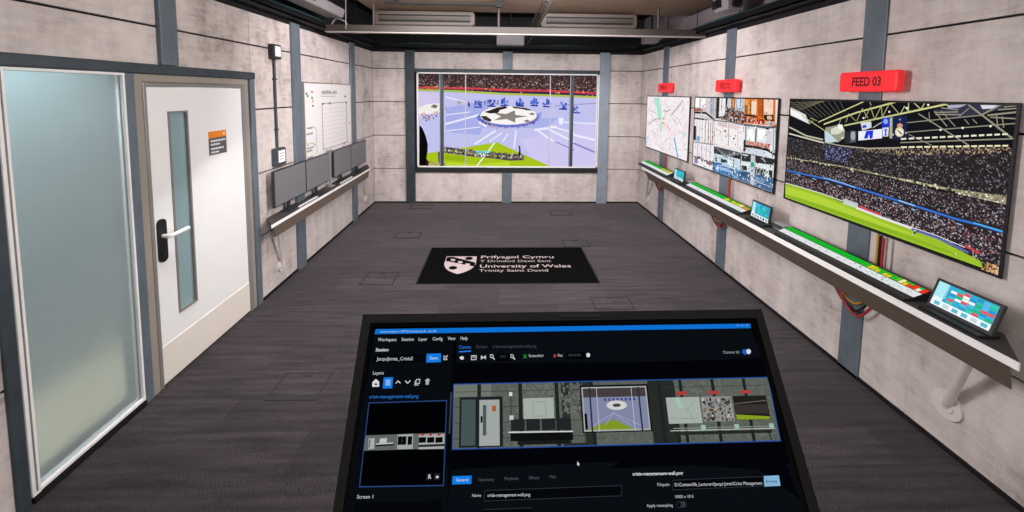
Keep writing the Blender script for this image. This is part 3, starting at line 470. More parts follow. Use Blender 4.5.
UI = [
('p','020308',0,[(.0174,.0192),(.5985,.0158),(.5989,.2221),(.5959,.2337),(.0126,.2239),(.0126,.2174)]),
('p','0f7be6',1,[(.0195,.0201),(.5961,.0166),(.595,.0229),(.0189,.0268)]),
('p','0a0f15',1,[(.0186,.0272),(.5948,.0233),(.601,.062),(.528,.0648),(.3694,.0666),(.1429,.0667),(.141,.0352),(.1176,.0373),(.0246,.1081),(.0126,.2174),(.0126,.2239)]),
('p','080c12',1,[(.0189,.0272),(.1362,.0261),(.1414,.2261),(.0126,.2239)]),
('t','bfe0ff',3,'universeslayer | IMTQ Immersive R - Ac-W',(0.0271,0.0247),0.0835,0.0027,0),
('t','e6eaee',3,'Workspace',(0.0248,0.0361),0.0277,0.0042,0),
('t','e6eaee',3,'Session',(0.0597,0.0359),0.0182,0.0042,0),
('t','e6eaee',3,'Layer',(0.0847,0.0359),0.0135,0.0042,0),
('t','e6eaee',3,'Config',(0.1057,0.0356),0.0152,0.0042,0),
('t','e6eaee',3,'View',(0.1282,0.0353),0.0118,0.0042,0),
('t','e6eaee',3,'Help',(0.1473,0.0353),0.011,0.0043,0),
('t','eef0f2',3,'Session',(0.0238,0.0492),0.0186,0.0041,1),
('p','04060a',2,[(.0206,.0534),(.0973,.053),(.0983,.0637),(.0215,.0638)]),
('t','e4e6ea',3,'JacquiJones_Crisis2',(0.0274,0.0608),0.052,0.0043,0),
('p','1688f5',3,[(.0988,.053),(.1199,.0525),(.1205,.0636),(.0994,.0641)]),
('t','e8f4ff',4,'Save',(0.1036,0.0602),0.012,0.0038,0),
('l','e4e8ea',4,.0008,[(.1263,.056),(.1242,.0559),(.1246,.0606),(.1292,.0606),(.129,.0584)]),
('l','e4e8ea',4,.0012,[(.1262,.0588),(.1296,.0555)]),
('t','e6eaee',3,'Layers',(0.0241,0.0781),0.0157,0.0039,0),
('p','eef0f2',3,[(.0253,.0874),(.0296,.0833),(.0349,.0871),(.0358,.0928),(.026,.0929)]),
('p','080c12',4,[(.0288,.0887),(.0322,.0888),(.0325,.0909),(.0291,.0908)]),
('p','1688f5',3,[(.0406,.0819),(.0538,.0816),(.0544,.0948),(.0411,.0951)]),
('l','bfe0ff',4,.0009,[(.0448,.0851),(.05,.0852),(.0503,.0908),(.0451,.0908),(.0448,.0851)]),
('l','bfe0ff',4,.0007,[(.0465,.0868),(.0485,.0868),(.0486,.0891),(.0466,.0891),(.0465,.0868)]),
('l','e4e8ea',4,.0012,[(.0588,.089),(.0614,.0861),(.0649,.0887)]),
('l','e4e8ea',4,.0012,[(.0718,.0862),(.0754,.0892),(.0788,.0859)]),
('l','d8dcde',4,.001,[(.0874,.0849),(.0923,.0845),(.0921,.0894),(.0869,.0898),(.0874,.0849)]),
('l','d8dcde',4,.001,[(.086,.0864),(.0856,.0914),(.0908,.0913)]),
('l','d8dcde',4,.001,[(.1,.0861),(.1064,.0857)]),
('p','b8bcc0',4,[(.1008,.0867),(.1058,.0866),(.1054,.091),(.1012,.0912)]),
('l','d8dcde',4,.001,[(.1019,.0855),(.1023,.0844),(.1046,.0844),(.1049,.0855)]),
('t','2f86e8',3,'crisis-management-wall.png',(0.0237,0.1064),0.0688,0.0039,0),
('p','000104',2,[(.0245,.1116),(.1324,.1101),(.1346,.2008),(.0271,.2005)]),
('l','2c4880',3,.0013,[(.0245,.1116),(.1324,.1101),(.1346,.2008),(.0271,.2005),(.0245,.1116)]),
('p','6c706c',3,[(.0261,.1478),(.1327,.1462),(.1333,.163),(.0257,.164)]),
('p','b8bcb8',4,[(.0305,.1512),(.0386,.1508),(.0398,.1622),(.0317,.1626)]),
('p','d0d4d0',4,[(.0457,.1514),(.0552,.151),(.0552,.1559),(.0458,.1562)]),
('p','b0b4b0',4,[(.0687,.1474),(.0897,.1469),(.0909,.1629),(.0701,.1631)]),
('p','b4b8b4',4,[(.0975,.1478),(.1322,.1474),(.1327,.1635),(.0985,.1635)]),
('p','303432',5,[(.0319,.1525),(.0332,.1525),(.0333,.1611),(.0321,.1611)]),
('l','1a1c1c',5,.003,[(.0417,.1582),(.0643,.1575)]),
('l','d8dcd8',6,.0012,[(.0415,.1572),(.0642,.1565)]),
('p','050608',6,[(.0696,.1494),(.0753,.1493),(.0758,.1582),(.0702,.1586)]),
('p','050608',6,[(.0754,.1495),(.0811,.1493),(.0815,.1582),(.0759,.1587)]),
('p','050608',6,[(.083,.1496),(.0888,.1494),(.0891,.1583),(.0835,.1588)]),
('p','060708',6,[(.0978,.1508),(.1074,.1505),(.108,.1563),(.0981,.1567)]),
('l','c03434',6,.002,[(.1008,.1481),(.1039,.1478)]),
('p','060708',6,[(.1091,.151),(.1186,.1506),(.1191,.1565),(.1093,.1568)]),
('l','c03434',6,.002,[(.112,.1482),(.1152,.148)]),
('p','060708',6,[(.1203,.1511),(.1298,.1508),(.1303,.1566),(.1204,.157)]),
('l','c03434',6,.002,[(.1232,.1484),(.1264,.1481)]),
('l','2a2c2c',6,.0025,[(.0988,.16),(.1324,.1594)]),
('p','1c2026',3,[(.1117,.1886),(.1191,.1885),(.1191,.1954),(.1117,.1955)]),
('p','1c2026',3,[(.1216,.1885),(.1296,.1884),(.1296,.1955),(.1216,.1956)]),
('l','e0e0e0',4,.0012,[(.1143,.1934),(.1156,.191),(.1174,.1934)]),
('p','e0e0e0',4,[(.1167,.1903),(.1167,.1906),(.1166,.1909),(.1163,.1911),(.116,.1912),(.1157,.1912),(.1153,.1912),(.1149,.191),(.1147,.1908),(.1145,.1906),(.1144,.1903),(.1144,.19),(.1146,.1898),(.1148,.1896),(.1151,.1895),(.1155,.1894),(.1158,.1895),(.1162,.1896),(.1165,.1898),(.1167,.1901)]),
('p','f0f0f0',4,[(.1238,.1923),(.1258,.1907),(.1281,.1922),(.126,.1938)]),
('t','dfe2e6',3,'Screen 1',(0.0255,0.2119),0.0206,0.0034,0),
('p','030508',2,[(.025,.2158),(.1333,.2155),(.1335,.2258),(.0248,.224)]),
('p','3e444c',3,[(.1371,.1005),(.1394,.1005),(.1399,.1475),(.1376,.1475)]),
('t','2f86f0',3,'Canvas',(0.1459,0.0467),0.0176,0.0042,0),
('l','2f86f0',3,.0016,[(.1466,.0508),(.1636,.05)]),
('t','4a5058',3,'Screen',(0.1713,0.0462),0.0161,0.0039,0),
('t','4a5058',3,'crisis-management-wall.png',(0.1958,0.0462),0.0655,0.0039,0),
('p','e8eaec',3,[(.147,.0584),(.15,.0562),(.1536,.0571),(.1538,.0602),(.1503,.0611)]),
('l','d8dadc',3,.001,[(.1649,.0559),(.1722,.0559),(.1718,.061),(.1649,.061),(.1649,.0559)]),
('p','a8acb0',3,[(.166,.0568),(.1712,.0568),(.171,.0586),(.1658,.0585)]),
('p','d8dadc',3,[(.1789,.0555),(.1825,.0578),(.1861,.0554),(.1862,.0609),(.1826,.0587),(.1788,.0611)]),
('l','d8dadc',3,.001,[(.1928,.055),(.1959,.055),(.197,.057),(.1955,.0588),(.1929,.0583),(.1928,.055)]),
('l','d8dadc',3,.0016,[(.196,.0584),(.1986,.0606)]),
('l','d8dadc',3,.001,[(.2229,.0552),(.226,.0553),(.227,.0573),(.2255,.0591),(.2229,.0586),(.2229,.0552)]),
('l','d8dadc',3,.0016,[(.226,.0586),(.2286,.0609)]),
('p','020306',2,[(.2016,.0535),(.2211,.0532),(.221,.063),(.2017,.0631)]),
('t','3c4248',3,'100%',(0.2053,0.0589),0.0108,0.0033,0),
('l','2c8a3c',3,.0014,[(.2419,.0556),(.2459,.0595)]),
('l','2c8a3c',3,.0014,[(.246,.0555),(.2418,.0597)]),
('t','d8dadc',3,'Screenshot',(0.2493,0.0584),0.0219,0.0036,0),
('p','b84040',3,[(.2865,.0554),(.2901,.0554),(.2899,.059),(.2862,.0592)]),
('t','d8dadc',3,'Rec',(0.2926,0.0583),0.0073,0.0035,0),
('p','020306',2,[(.306,.0526),(.3435,.052),(.343,.0615),(.3053,.062)]),
('t','4a5056',3,'00:00:00',(0.3083,0.058),0.0183,0.003,0),
('p','e8eaec',3,[(.341,.0568),(.3407,.0576),(.3402,.0584),(.3395,.059),(.3386,.0594),(.3377,.0595),(.3368,.0594),(.336,.059),(.3354,.0584),(.3351,.0576),(.335,.0567),(.3352,.0558),(.3357,.055),(.3365,.0544),(.3373,.054),(.3383,.0539),(.3392,.054),(.34,.0545),(.3406,.0551),(.3409,.0559)]),
('t','b0b4b8',3,'Canvas Id',(0.5422,0.0565),0.0246,0.0036,0),
('p','1b64c8',3,[(.5732,.0515),(.5829,.0509),(.5849,.0532),(.5832,.0569),(.5739,.0584),(.5713,.0554)]),
('p','e8eef4',4,[(.5853,.0544),(.5849,.0554),(.5841,.0563),(.5831,.057),(.582,.0574),(.5808,.0576),(.5798,.0574),(.579,.0569),(.5784,.0562),(.5782,.0553),(.5783,.0543),(.5788,.0533),(.5795,.0524),(.5805,.0517),(.5817,.0512),(.5828,.0511),(.5839,.0512),(.5847,.0517),(.5853,.0524),(.5855,.0533)]),
('p','02030a',2,[(.3694,.0666),(.528,.0648),(.6015,.062),(.6027,.0854),(.6002,.088),(.5928,.1622),(.5989,.2221),(.5555,.1913),(.1437,.1646),(.1422,.1812),(.1369,.1811),(.1372,.0648)]),
('p','646a62',3,[(.1411,.0911),(.6004,.0874),(.5939,.1611),(.1437,.1641)]),
('d',['6a7068','727870','5e645c','586058'],3,1500,.0035,[(.1438,.0927),(.5975,.089),(.5913,.1591),(.1462,.162)]),
('p','7a8078',4,[(.1411,.0911),(.1949,.0907),(.1952,.1061),(.1416,.1065)]),
('d',['70766e','767c74','6a7068'],4,300,.0035,[(.2309,.092),(.3217,.0912),(.3212,.1275),(.2313,.1281)]),
('p','30342e',4,[(.2944,.0899),(.3401,.0895),(.3386,.1628),(.2939,.1631)]),
('p','767c74',4,[(.3058,.0921),(.3263,.092),(.3252,.1595),(.3051,.1596)]),
('p','2c302c',4,[(.4206,.0889),(.4599,.0885),(.4561,.162),(.4175,.1623)]),
('d',['6c7268','72786e','646a60'],4,420,.0035,[(.4599,.0901),(.5932,.089),(.5872,.1577),(.4563,.1586)]),
('l','3c403a',5,.0007,[(.1436,.1004),(.3262,.0989)]),
('l','3c403a',5,.0007,[(.4409,.098),(.5949,.0968)]),
('l','3c403a',5,.0007,[(.1443,.1185),(.3259,.1171)]),
('l','3c403a',5,.0007,[(.4401,.1162),(.5933,.1151)]),
('l','3c403a',5,.0007,[(.1449,.136),(.3256,.1347)]),
('l','3c403a',5,.0007,[(.4392,.1339),(.5917,.1328)]),
('l','3c403a',5,.0007,[(.1455,.153),(.3253,.1518)]),
('l','3c403a',5,.0007,[(.4384,.151),(.5902,.15)]),
('p','22282a',5,[(.1747,.0909),(.18,.0908),(.1818,.1638),(.1766,.1639)]),
('p','22282a',5,[(.2332,.0904),(.2386,.0903),(.2392,.1635),(.2339,.1635)]),
('p','22282a',5,[(.2853,.09),(.2908,.0899),(.2903,.1631),(.285,.1632)]),
('p','22282a',5,[(.3355,.0896),(.341,.0895),(.3395,.1628),(.3341,.1628)]),
('p','22282a',5,[(.4344,.0887),(.44,.0887),(.4365,.1622),(.4311,.1622)]),
('p','1e2628',6,[(.1505,.1064),(.2109,.106),(.2118,.1623),(.1524,.1627)]),
('p','4c5c5e',7,[(.1533,.1094),(.1729,.1093),(.1743,.1605),(.1549,.1606)]),
('p','b0b6b4',7,[(.1783,.11),(.2064,.1098),(.2073,.1609),(.1796,.1611)]),
('p','506264',8,[(.1833,.1159),(.1882,.1159),(.189,.1499),(.1841,.15)]),
('p','b86038',8,[(.1963,.1166),(.2016,.1166),(.2018,.1232),(.1964,.1233)]),
('p','101214',8,[(.1805,.1285),(.1832,.1285),(.1834,.1357),(.1807,.1358)]),
('p','e8ece8',7,[(.2202,.1013),(.2247,.1013),(.2248,.1058),(.2203,.1059)]),
('l','202424',6,.001,[(.2225,.1059),(.2228,.1282)]),
('p','d8dcd8',7,[(.2206,.1282),(.226,.1282),(.226,.1333),(.2207,.1333)]),
('p','b4beb6',6,[(.2401,.1088),(.283,.1084),(.2829,.1321),(.2403,.1324)]),
('l','8a908a',7,.0006,[(.2536,.1132),(.2717,.113),(.2716,.1293),(.2537,.1294),(.2536,.1132)]),
('p','262a2c',7,[(.2224,.1326),(.2416,.1324),(.2417,.1453),(.2226,.1455)]),
('p','262a2c',7,[(.2434,.1324),(.2627,.1323),(.2627,.1452),(.2435,.1453)]),
('p','262a2c',7,[(.2649,.1323),(.2842,.1321),(.2841,.145),(.2649,.1452)]),
('p','262a2c',7,[(.2865,.1321),(.3058,.132),(.3057,.1449),(.2864,.145)]),
('l','e4e8e4',7,.0014,[(.2191,.1469),(.3074,.147)]),
('p','0f1112',6,[(.2217,.1483),(.3074,.1477),(.3073,.1561),(.2219,.1567)]),
('p','1c1e1c',6,[(.2316,.1566),(.3029,.1561),(.3028,.1603),(.2316,.1608)]),
('p','14181a',6,[(.3217,.0943),(.4204,.0935),(.4181,.1483),(.3209,.149)]),
('p','b8bcb8',7,[(.3239,.0966),(.418,.0959),(.4159,.1469),(.3232,.1476)]),
('p','4c4444',8,[(.3257,.0982),(.416,.0974),(.4156,.1081),(.3256,.1088)]),
('p','8c92b4',8,[(.3256,.1088),(.4156,.1081),(.4141,.1452),(.325,.1458)]),
('p','8ca428',9,[(.3277,.1458),(.3481,.1389),(.3663,.1344),(.3932,.1453)]),
('p','e4e4e2',9,[(.3868,.1181),(.3853,.1206),(.3812,.1225),(.3753,.1236),(.3689,.1237),(.363,.1227),(.3591,.1208),(.3577,.1184),(.3592,.1159),(.3632,.1139),(.3691,.1128),(.3756,.1127),(.3815,.1138),(.3855,.1157)]),
('p','4a4848',10,[(.3786,.1182),(.3754,.1201),(.369,.1202),(.3659,.1183),(.3691,.1163),(.3755,.1163)]),
('l','b0b4d0',9,.0008,[(.3345,.1418),(.3665,.1271)]),
('l','b0b4d0',9,.0008,[(.3526,.1417),(.3665,.1271)]),
('l','b0b4d0',9,.0008,[(.3888,.1414),(.3665,.1271)]),
('l','b0b4d0',9,.0008,[(.4024,.1414),(.3665,.1271)]),
('p','3a4494',9,[(.3551,.1101),(.3579,.1101),(.3578,.1131),(.3551,.1131)]),
('p','3a4494',9,[(.3611,.1101),(.3638,.1101),(.3637,.1131),(.361,.1131)]),
('p','3a4494',9,[(.367,.11),(.3697,.11),(.3697,.113),(.3669,.113)]),
('p','3a4494',9,[(.3729,.11),(.3757,.11),(.3756,.113),(.3729,.113)]),
('p','3a4494',9,[(.3789,.1099),(.3816,.1099),(.3815,.1129),(.3788,.113)]),
('p','3a4494',9,[(.3848,.1099),(.3876,.1099),(.3875,.1129),(.3847,.1129)]),
('p','3a4494',9,[(.3908,.1099),(.3935,.1098),(.3934,.1128),(.3907,.1129)]),
('p','3a4494',9,[(.3967,.1098),(.3995,.1098),(.3994,.1128),(.3966,.1128)]),
('p','2a3440',10,[(.3344,.0973),(.3367,.0973),(.3358,.1475),(.3335,.1475)]),
('p','2a3440',10,[(.405,.0968),(.4073,.0967),(.4054,.147),(.4031,.147)]),
('l','e8ece8',10,.0006,[(.3454,.0972),(.3443,.1474)]),
('l','e8ece8',10,.0006,[(.3958,.0968),(.3941,.1471)]),
('p','080808',10,[(.3253,.1274),(.3289,.1274),(.3286,.1454),(.325,.1455)]),
('p','b84444',8,[(.4601,.1032),(.4758,.1031),(.4756,.1073),(.4599,.1074)]),
('p','20282a',7,[(.4664,.0885),(.4711,.0884),(.467,.162),(.4625,.162)]),
('p','b84444',8,[(.5074,.1029),(.5233,.1027),(.523,.1069),(.5071,.1071)]),
('p','20282a',7,[(.514,.0881),(.5187,.0881),(.5137,.1617),(.5091,.1617)]),
('p','b84444',8,[(.5541,.1025),(.57,.1024),(.5697,.1066),(.5538,.1067)]),
('p','20282a',7,[(.5609,.0877),(.5656,.0877),(.5597,.1614),(.555,.1614)]),
('p','b4c0b8',8,[(.444,.1102),(.4921,.1098),(.4903,.14),(.4426,.1404)]),
('p','a8d8c4',9,[(.4565,.1101),(.4634,.11),(.4655,.1227),(.46,.1228)]),
('l','8a9090',9,.0005,[(.4695,.1264),(.4864,.1129)]),
('l','8a9090',9,.0005,[(.4461,.1338),(.4851,.135)]),
('l','58a8c8',9,.0007,[(.4741,.1263),(.478,.1379)]),
('p','9a9a98',8,[(.4944,.1098),(.5391,.1095),(.537,.1382),(.4927,.1386)]),
('p','b0a8a8',9,[(.5042,.1131),(.5065,.1131),(.5064,.1145),(.5041,.1145)]),
('p','8a6848',9,[(.4948,.1245),(.4979,.1245),(.4977,.1278),(.4946,.1278)]),
('p','8a6848',9,[(.5029,.1241),(.506,.1241),(.5058,.1276),(.5027,.1276)]),
('p','2a2624',9,[(.5039,.1342),(.5071,.1342),(.5069,.1376),(.5037,.1376)]),
('p','8a6848',9,[(.5269,.1153),(.5286,.1152),(.5283,.119),(.5266,.119)]),
('p','1a1818',9,[(.5322,.1317),(.5333,.1317),(.5331,.1345),(.532,.1345)]),
('p','6a5a50',9,[(.5211,.1232),(.5227,.1232),(.5226,.1251),(.521,.1251)]),
('p','8a6848',9,[(.5316,.1309),(.5325,.1309),(.5324,.1328),(.5314,.1328)]),
('p','506878',9,[(.5228,.1183),(.5249,.1183),(.5247,.1212),(.5226,.1212)]),
('p','8a6848',9,[(.512,.1146),(.5136,.1145),(.5134,.118),(.5118,.1181)]),
('p','8a6848',9,[(.4974,.1223),(.4998,.1223),(.4996,.1253),(.4972,.1253)]),
('p','506878',9,[(.5229,.1141),(.524,.114),(.5238,.1179),(.5227,.1179)]),
('p','6a5a50',9,[(.5197,.1216),(.5217,.1216),(.5214,.1249),(.5195,.1249)]),
('p','1a1818',9,[(.5069,.1246),(.5081,.1246),(.508,.1259),(.5068,.1259)]),
('p','506878',9,[(.5029,.1298),(.5041,.1298),(.5039,.1336),(.5026,.1336)]),
('p','1a1818',9,[(.5066,.1111),(.5094,.1111),(.5092,.1149),(.5063,.1149)]),
('p','1a1818',9,[(.5321,.1288),(.5331,.1288),(.533,.1308),(.532,.1308)]),
('p','b0a8a8',9,[(.5325,.1298),(.5358,.1298),(.5356,.1334),(.5322,.1335)]),
('p','506878',9,[(.5222,.1123),(.5256,.1123),(.5255,.1143),(.5221,.1143)]),
('p','6a5a50',9,[(.504,.1257),(.5058,.1256),(.5057,.1268),(.5039,.1268)]),
('p','1a1818',9,[(.4964,.1149),(.5001,.1149),(.4999,.1177),(.4962,.1177)]),
('p','506878',9,[(.5123,.1157),(.5135,.1157),(.5134,.117),(.5122,.117)]),
('p','6a5a50',9,[(.5236,.1254),(.5262,.1254),(.526,.1281),(.5234,.1281)]),
('p','2a2624',9,[(.5178,.1186),(.5191,.1186),(.5189,.1213),(.5177,.1213)]),
('p','506878',9,[(.5254,.1207),(.5277,.1207),(.5275,.1225),(.5253,.1226)]),
('p','b0a8a8',9,[(.5114,.1114),(.5135,.1114),(.5133,.1144),(.5112,.1145)]),
('p','506878',9,[(.5118,.1159),(.5128,.1159),(.5127,.1178),(.5116,.1178)]),
('p','506878',9,[(.5043,.1158),(.5064,.1158),(.5063,.1177),(.5042,.1177)]),
('p','1a1818',9,[(.5065,.1329),(.509,.1329),(.5087,.1368),(.5063,.1369)]),
('p','2a2624',9,[(.5096,.1331),(.5119,.1331),(.5118,.1345),(.5095,.1345)]),
('p','6a5a50',9,[(.502,.1325),(.5038,.1325),(.5036,.1355),(.5018,.1355)]),
('p','b0a8a8',9,[(.526,.1266),(.5284,.1266),(.5282,.1296),(.5258,.1296)]),
('p','b0a8a8',9,[(.5221,.1172),(.5257,.1172),(.5256,.1185),(.522,.1185)]),
('p','506878',9,[(.5324,.1345),(.5334,.1344),(.5332,.1381),(.5321,.1381)]),
('p','2a2624',9,[(.4985,.1349),(.5018,.1348),(.5016,.1379),(.4983,.1379)]),
('p','b0a8a8',9,[(.5128,.1224),(.5163,.1224),(.5162,.1241),(.5127,.1242)]),
('p','2a2624',9,[(.4936,.1338),(.4962,.1337),(.4961,.1356),(.4934,.1356)]),
('p','b0a8a8',9,[(.5096,.1299),(.5129,.1298),(.5127,.1325),(.5094,.1326)]),
('p','1a1818',9,[(.53,.1154),(.5332,.1154),(.533,.1182),(.5298,.1182)]),
('p','3a3634',9,[(.5249,.1334),(.5259,.1334),(.5259,.1345),(.5249,.1345)]),
('p','8a6848',9,[(.518,.1228),(.5206,.1228),(.5205,.1243),(.5179,.1243)]),
('p','2a2624',9,[(.5082,.1298),(.51,.1298),(.5098,.1319),(.5081,.1319)]),
('p','3a3634',9,[(.4964,.1347),(.4983,.1347),(.4981,.138),(.4962,.138)]),
('p','3a3634',9,[(.507,.1164),(.5103,.1164),(.5102,.1187),(.5069,.1187)]),
('p','1a1818',9,[(.4965,.1336),(.4989,.1336),(.4987,.1359),(.4964,.1359)]),
('p','c8c8c8',9,[(.5281,.1299),(.5308,.1299),(.5305,.1337),(.5279,.1337)]),
('p','3a3634',9,[(.519,.1338),(.5211,.1337),(.5208,.1371),(.5188,.1372)]),
('p','6a5a50',9,[(.5002,.1325),(.5031,.1325),(.503,.1345),(.5001,.1346)]),
('p','2a2624',9,[(.5292,.1169),(.5321,.1169),(.532,.118),(.5291,.118)]),
('p','3a3634',9,[(.5065,.1243),(.5097,.1243),(.5095,.1271),(.5064,.1272)]),
('p','b0a8a8',9,[(.5152,.1236),(.5185,.1236),(.5184,.1257),(.5151,.1258)]),
('p','2a2624',9,[(.5241,.1351),(.5269,.1351),(.5267,.1379),(.5239,.1379)]),
('p','3a3634',9,[(.506,.1334),(.5091,.1334),(.5089,.1361),(.5058,.1362)]),
('p','3a3634',9,[(.5318,.1231),(.5344,.1231),(.5343,.1255),(.5316,.1255)]),
('p','1a1818',9,[(.4993,.13),(.503,.13),(.5028,.132),(.4992,.1321)]),
('p','6a5a50',9,[(.5113,.1258),(.5131,.1258),(.5128,.1296),(.5111,.1296)]),
('p','c8c8c8',9,[(.5015,.1305),(.5027,.1305),(.5025,.1335),(.5014,.1335)]),
('p','1a1818',9,[(.5308,.1187),(.5327,.1187),(.5325,.1207),(.5307,.1207)]),
('p','c8c8c8',9,[(.4958,.1111),(.4989,.111),(.4987,.1146),(.4955,.1146)]),
('p','3a3634',9,[(.5331,.1143),(.5359,.1143),(.5356,.1184),(.5328,.1184)]),
('p','c8c8c8',9,[(.4965,.1338),(.4979,.1338),(.4977,.1363),(.4963,.1363)]),
('p','8a6848',9,[(.5303,.116),(.5336,.1159),(.5334,.1191),(.5301,.1191)]),
('p','3a3634',9,[(.53,.1163),(.5329,.1163),(.5328,.1184),(.5299,.1184)]),
('p','3a3634',9,[(.5036,.1188),(.507,.1188),(.5069,.1211),(.5035,.1211)]),
('p','8a6848',9,[(.5097,.1311),(.5118,.131),(.5116,.1338),(.5095,.1339)]),
('p','3a3634',9,[(.5035,.1331),(.5064,.1331),(.5062,.1359),(.5034,.1359)]),
('p','2a2624',9,[(.508,.1344),(.5094,.1344),(.5093,.1356),(.5079,.1356)]),
('p','1a1818',9,[(.5324,.1351),(.535,.1351),(.5349,.1371),(.5323,.1371)]),
('p','506878',9,[(.4981,.1171),(.5008,.1171),(.5007,.1196),(.498,.1196)]),
('p','506878',9,[(.5191,.1121),(.5203,.1121),(.5201,.1136),(.519,.1136)]),
('p','8a6848',9,[(.4961,.1207),(.4971,.1207),(.497,.1225),(.496,.1225)]),
('p','1a1818',9,[(.5249,.1156),(.526,.1156),(.5259,.1175),(.5247,.1175)]),
('p','6a5a50',9,[(.5292,.1266),(.5322,.1266),(.532,.1296),(.529,.1296)]),
('p','c8c8c8',9,[(.5318,.1324),(.5343,.1324),(.534,.1355),(.5316,.1355)]),
('p','b0a8a8',9,[(.5231,.1243),(.5245,.1243),(.5242,.1279),(.5229,.1279)]),
('p','6a5a50',9,[(.5143,.1121),(.5157,.1121),(.5154,.1159),(.514,.1159)]),
('p','8a6848',9,[(.5147,.124),(.5181,.124),(.5179,.1261),(.5146,.1261)]),
('p','2a2624',9,[(.5098,.1212),(.5115,.1212),(.5113,.1243),(.5096,.1243)]),
('p','c8c8c8',9,[(.5058,.1304),(.5072,.1304),(.507,.1339),(.5056,.1339)]),
('p','2a2624',9,[(.5277,.1162),(.53,.1162),(.5298,.1195),(.5275,.1195)]),
('p','b0a8a8',9,[(.501,.1313),(.5029,.1313),(.5028,.1329),(.5009,.1329)]),
('p','3a3634',9,[(.516,.1152),(.5186,.1152),(.5183,.119),(.5157,.119)]),
('p','b0a8a8',9,[(.5061,.1268),(.5087,.1268),(.5086,.128),(.506,.128)]),
('p','8a6848',9,[(.5199,.1169),(.5231,.1169),(.5229,.1194),(.5198,.1194)]),
('p','c8c8c8',9,[(.5271,.1307),(.5305,.1307),(.5303,.1343),(.5269,.1344)]),
('p','2a2624',9,[(.5294,.127),(.532,.1269),(.5318,.1296),(.5292,.1296)]),
('p','c8c8c8',9,[(.5341,.1193),(.5356,.1192),(.5355,.1205),(.5341,.1205)]),
('p','506878',9,[(.5144,.1313),(.5155,.1313),(.5152,.1343),(.5142,.1343)]),
('p','6a5a50',9,[(.5074,.1257),(.5103,.1257),(.5102,.1271),(.5073,.1271)]),
('p','2a2624',9,[(.5329,.1311),(.534,.1311),(.5339,.1329),(.5328,.1329)]),
('p','2a2624',9,[(.5044,.1345),(.5053,.1345),(.5051,.1376),(.5042,.1376)]),
('p','1a1818',9,[(.5031,.1169),(.5063,.1168),(.5061,.1188),(.5029,.1189)]),
('p','2a2624',9,[(.5095,.1258),(.5109,.1258),(.5108,.1283),(.5094,.1283)]),
('p','8a6848',9,[(.4966,.1235),(.4991,.1235),(.499,.1254),(.4965,.1254)]),
('p','1a1818',9,[(.5021,.1283),(.5035,.1283),(.5034,.1294),(.502,.1294)]),
('p','8a6848',9,[(.529,.1337),(.5309,.1337),(.5306,.1374),(.5288,.1375)]),
('p','b0a8a8',9,[(.5316,.1336),(.5334,.1336),(.5332,.1365),(.5314,.1365)]),
('p','2a2624',9,[(.5044,.1235),(.5064,.1234),(.5062,.1263),(.5042,.1264)]),
('p','1a1818',9,[(.521,.1266),(.5222,.1266),(.5219,.1306),(.5208,.1306)]),
('p','506878',9,[(.5014,.1129),(.5049,.1128),(.5048,.1147),(.5013,.1148)]),
('p','c8c8c8',9,[(.5025,.1267),(.5053,.1267),(.5052,.1279),(.5025,.1279)]),
('p','c8c8c8',9,[(.5175,.1156),(.5191,.1156),(.5189,.1192),(.5173,.1192)]),
('p','8a6848',9,[(.4979,.1349),(.5012,.1349),(.5011,.1377),(.4977,.1377)]),
('p','6a5a50',9,[(.4997,.1294),(.5032,.1293),(.503,.1326),(.4995,.1326)]),
('p','506878',9,[(.524,.1305),(.5257,.1305),(.5255,.1334),(.5238,.1334)]),
('p','1a1818',9,[(.5191,.129),(.5228,.1289),(.5226,.1305),(.519,.1305)]),
('p','2a2624',9,[(.5253,.1116),(.5289,.1116),(.5287,.1147),(.5251,.1148)]),
('p','8a6848',9,[(.5343,.1117),(.5372,.1117),(.537,.1148),(.5341,.1149)]),
('p','506878',9,[(.5288,.113),(.5319,.1129),(.5317,.1152),(.5286,.1153)]),
('p','1a1818',9,[(.5183,.123),(.5202,.123),(.52,.1263),(.5181,.1263)]),
('p','2a2624',9,[(.5274,.1295),(.5288,.1295),(.5287,.1316),(.5272,.1316)]),
('p','506878',9,[(.5062,.1197),(.5098,.1197),(.5096,.1228),(.506,.1228)]),
('p','c8c8c8',9,[(.5095,.124),(.513,.124),(.5129,.1257),(.5093,.1257)]),
('p','506878',9,[(.5073,.1351),(.5083,.1351),(.5082,.1365),(.5072,.1365)]),
('p','1a1818',9,[(.5057,.1279),(.5092,.1279),(.5091,.1304),(.5055,.1305)]),
('p','b0a8a8',9,[(.496,.1184),(.4974,.1183),(.4972,.1224),(.4958,.1224)]),
('p','2a2624',9,[(.5192,.1193),(.5214,.1193),(.5213,.1208),(.5191,.1208)]),
('p','b0a8a8',9,[(.4948,.1303),(.4963,.1303),(.4962,.1324),(.4947,.1324)]),
('p','c8c8c8',9,[(.5189,.1118),(.5212,.1117),(.5209,.1158),(.5186,.1158)]),
('p','506878',9,[(.5158,.115),(.5184,.115),(.5182,.1179),(.5156,.1179)]),
('p','24221f',8,[(.5414,.1094),(.5905,.1091),(.5881,.1372),(.5393,.1375)]),
('p','3e3836',9,[(.5416,.1199),(.5887,.1196),(.5878,.1299),(.5408,.1302)]),
('l','8a8a7c',9,.0006,[(.5421,.1184),(.5891,.1151)]),
('p','94ac28',9,[(.5403,.131),(.5875,.1336),(.5872,.1368),(.5399,.1368)]),
('l','8a9288',8,.0012,[(.4478,.1457),(.5884,.1447)]),
('l','d8dcd8',8,.0008,[(.4431,.1482),(.5905,.1472)]),
('p','2c2c28',7,[(.4476,.1496),(.5857,.1486),(.5854,.1521),(.4474,.1531)]),
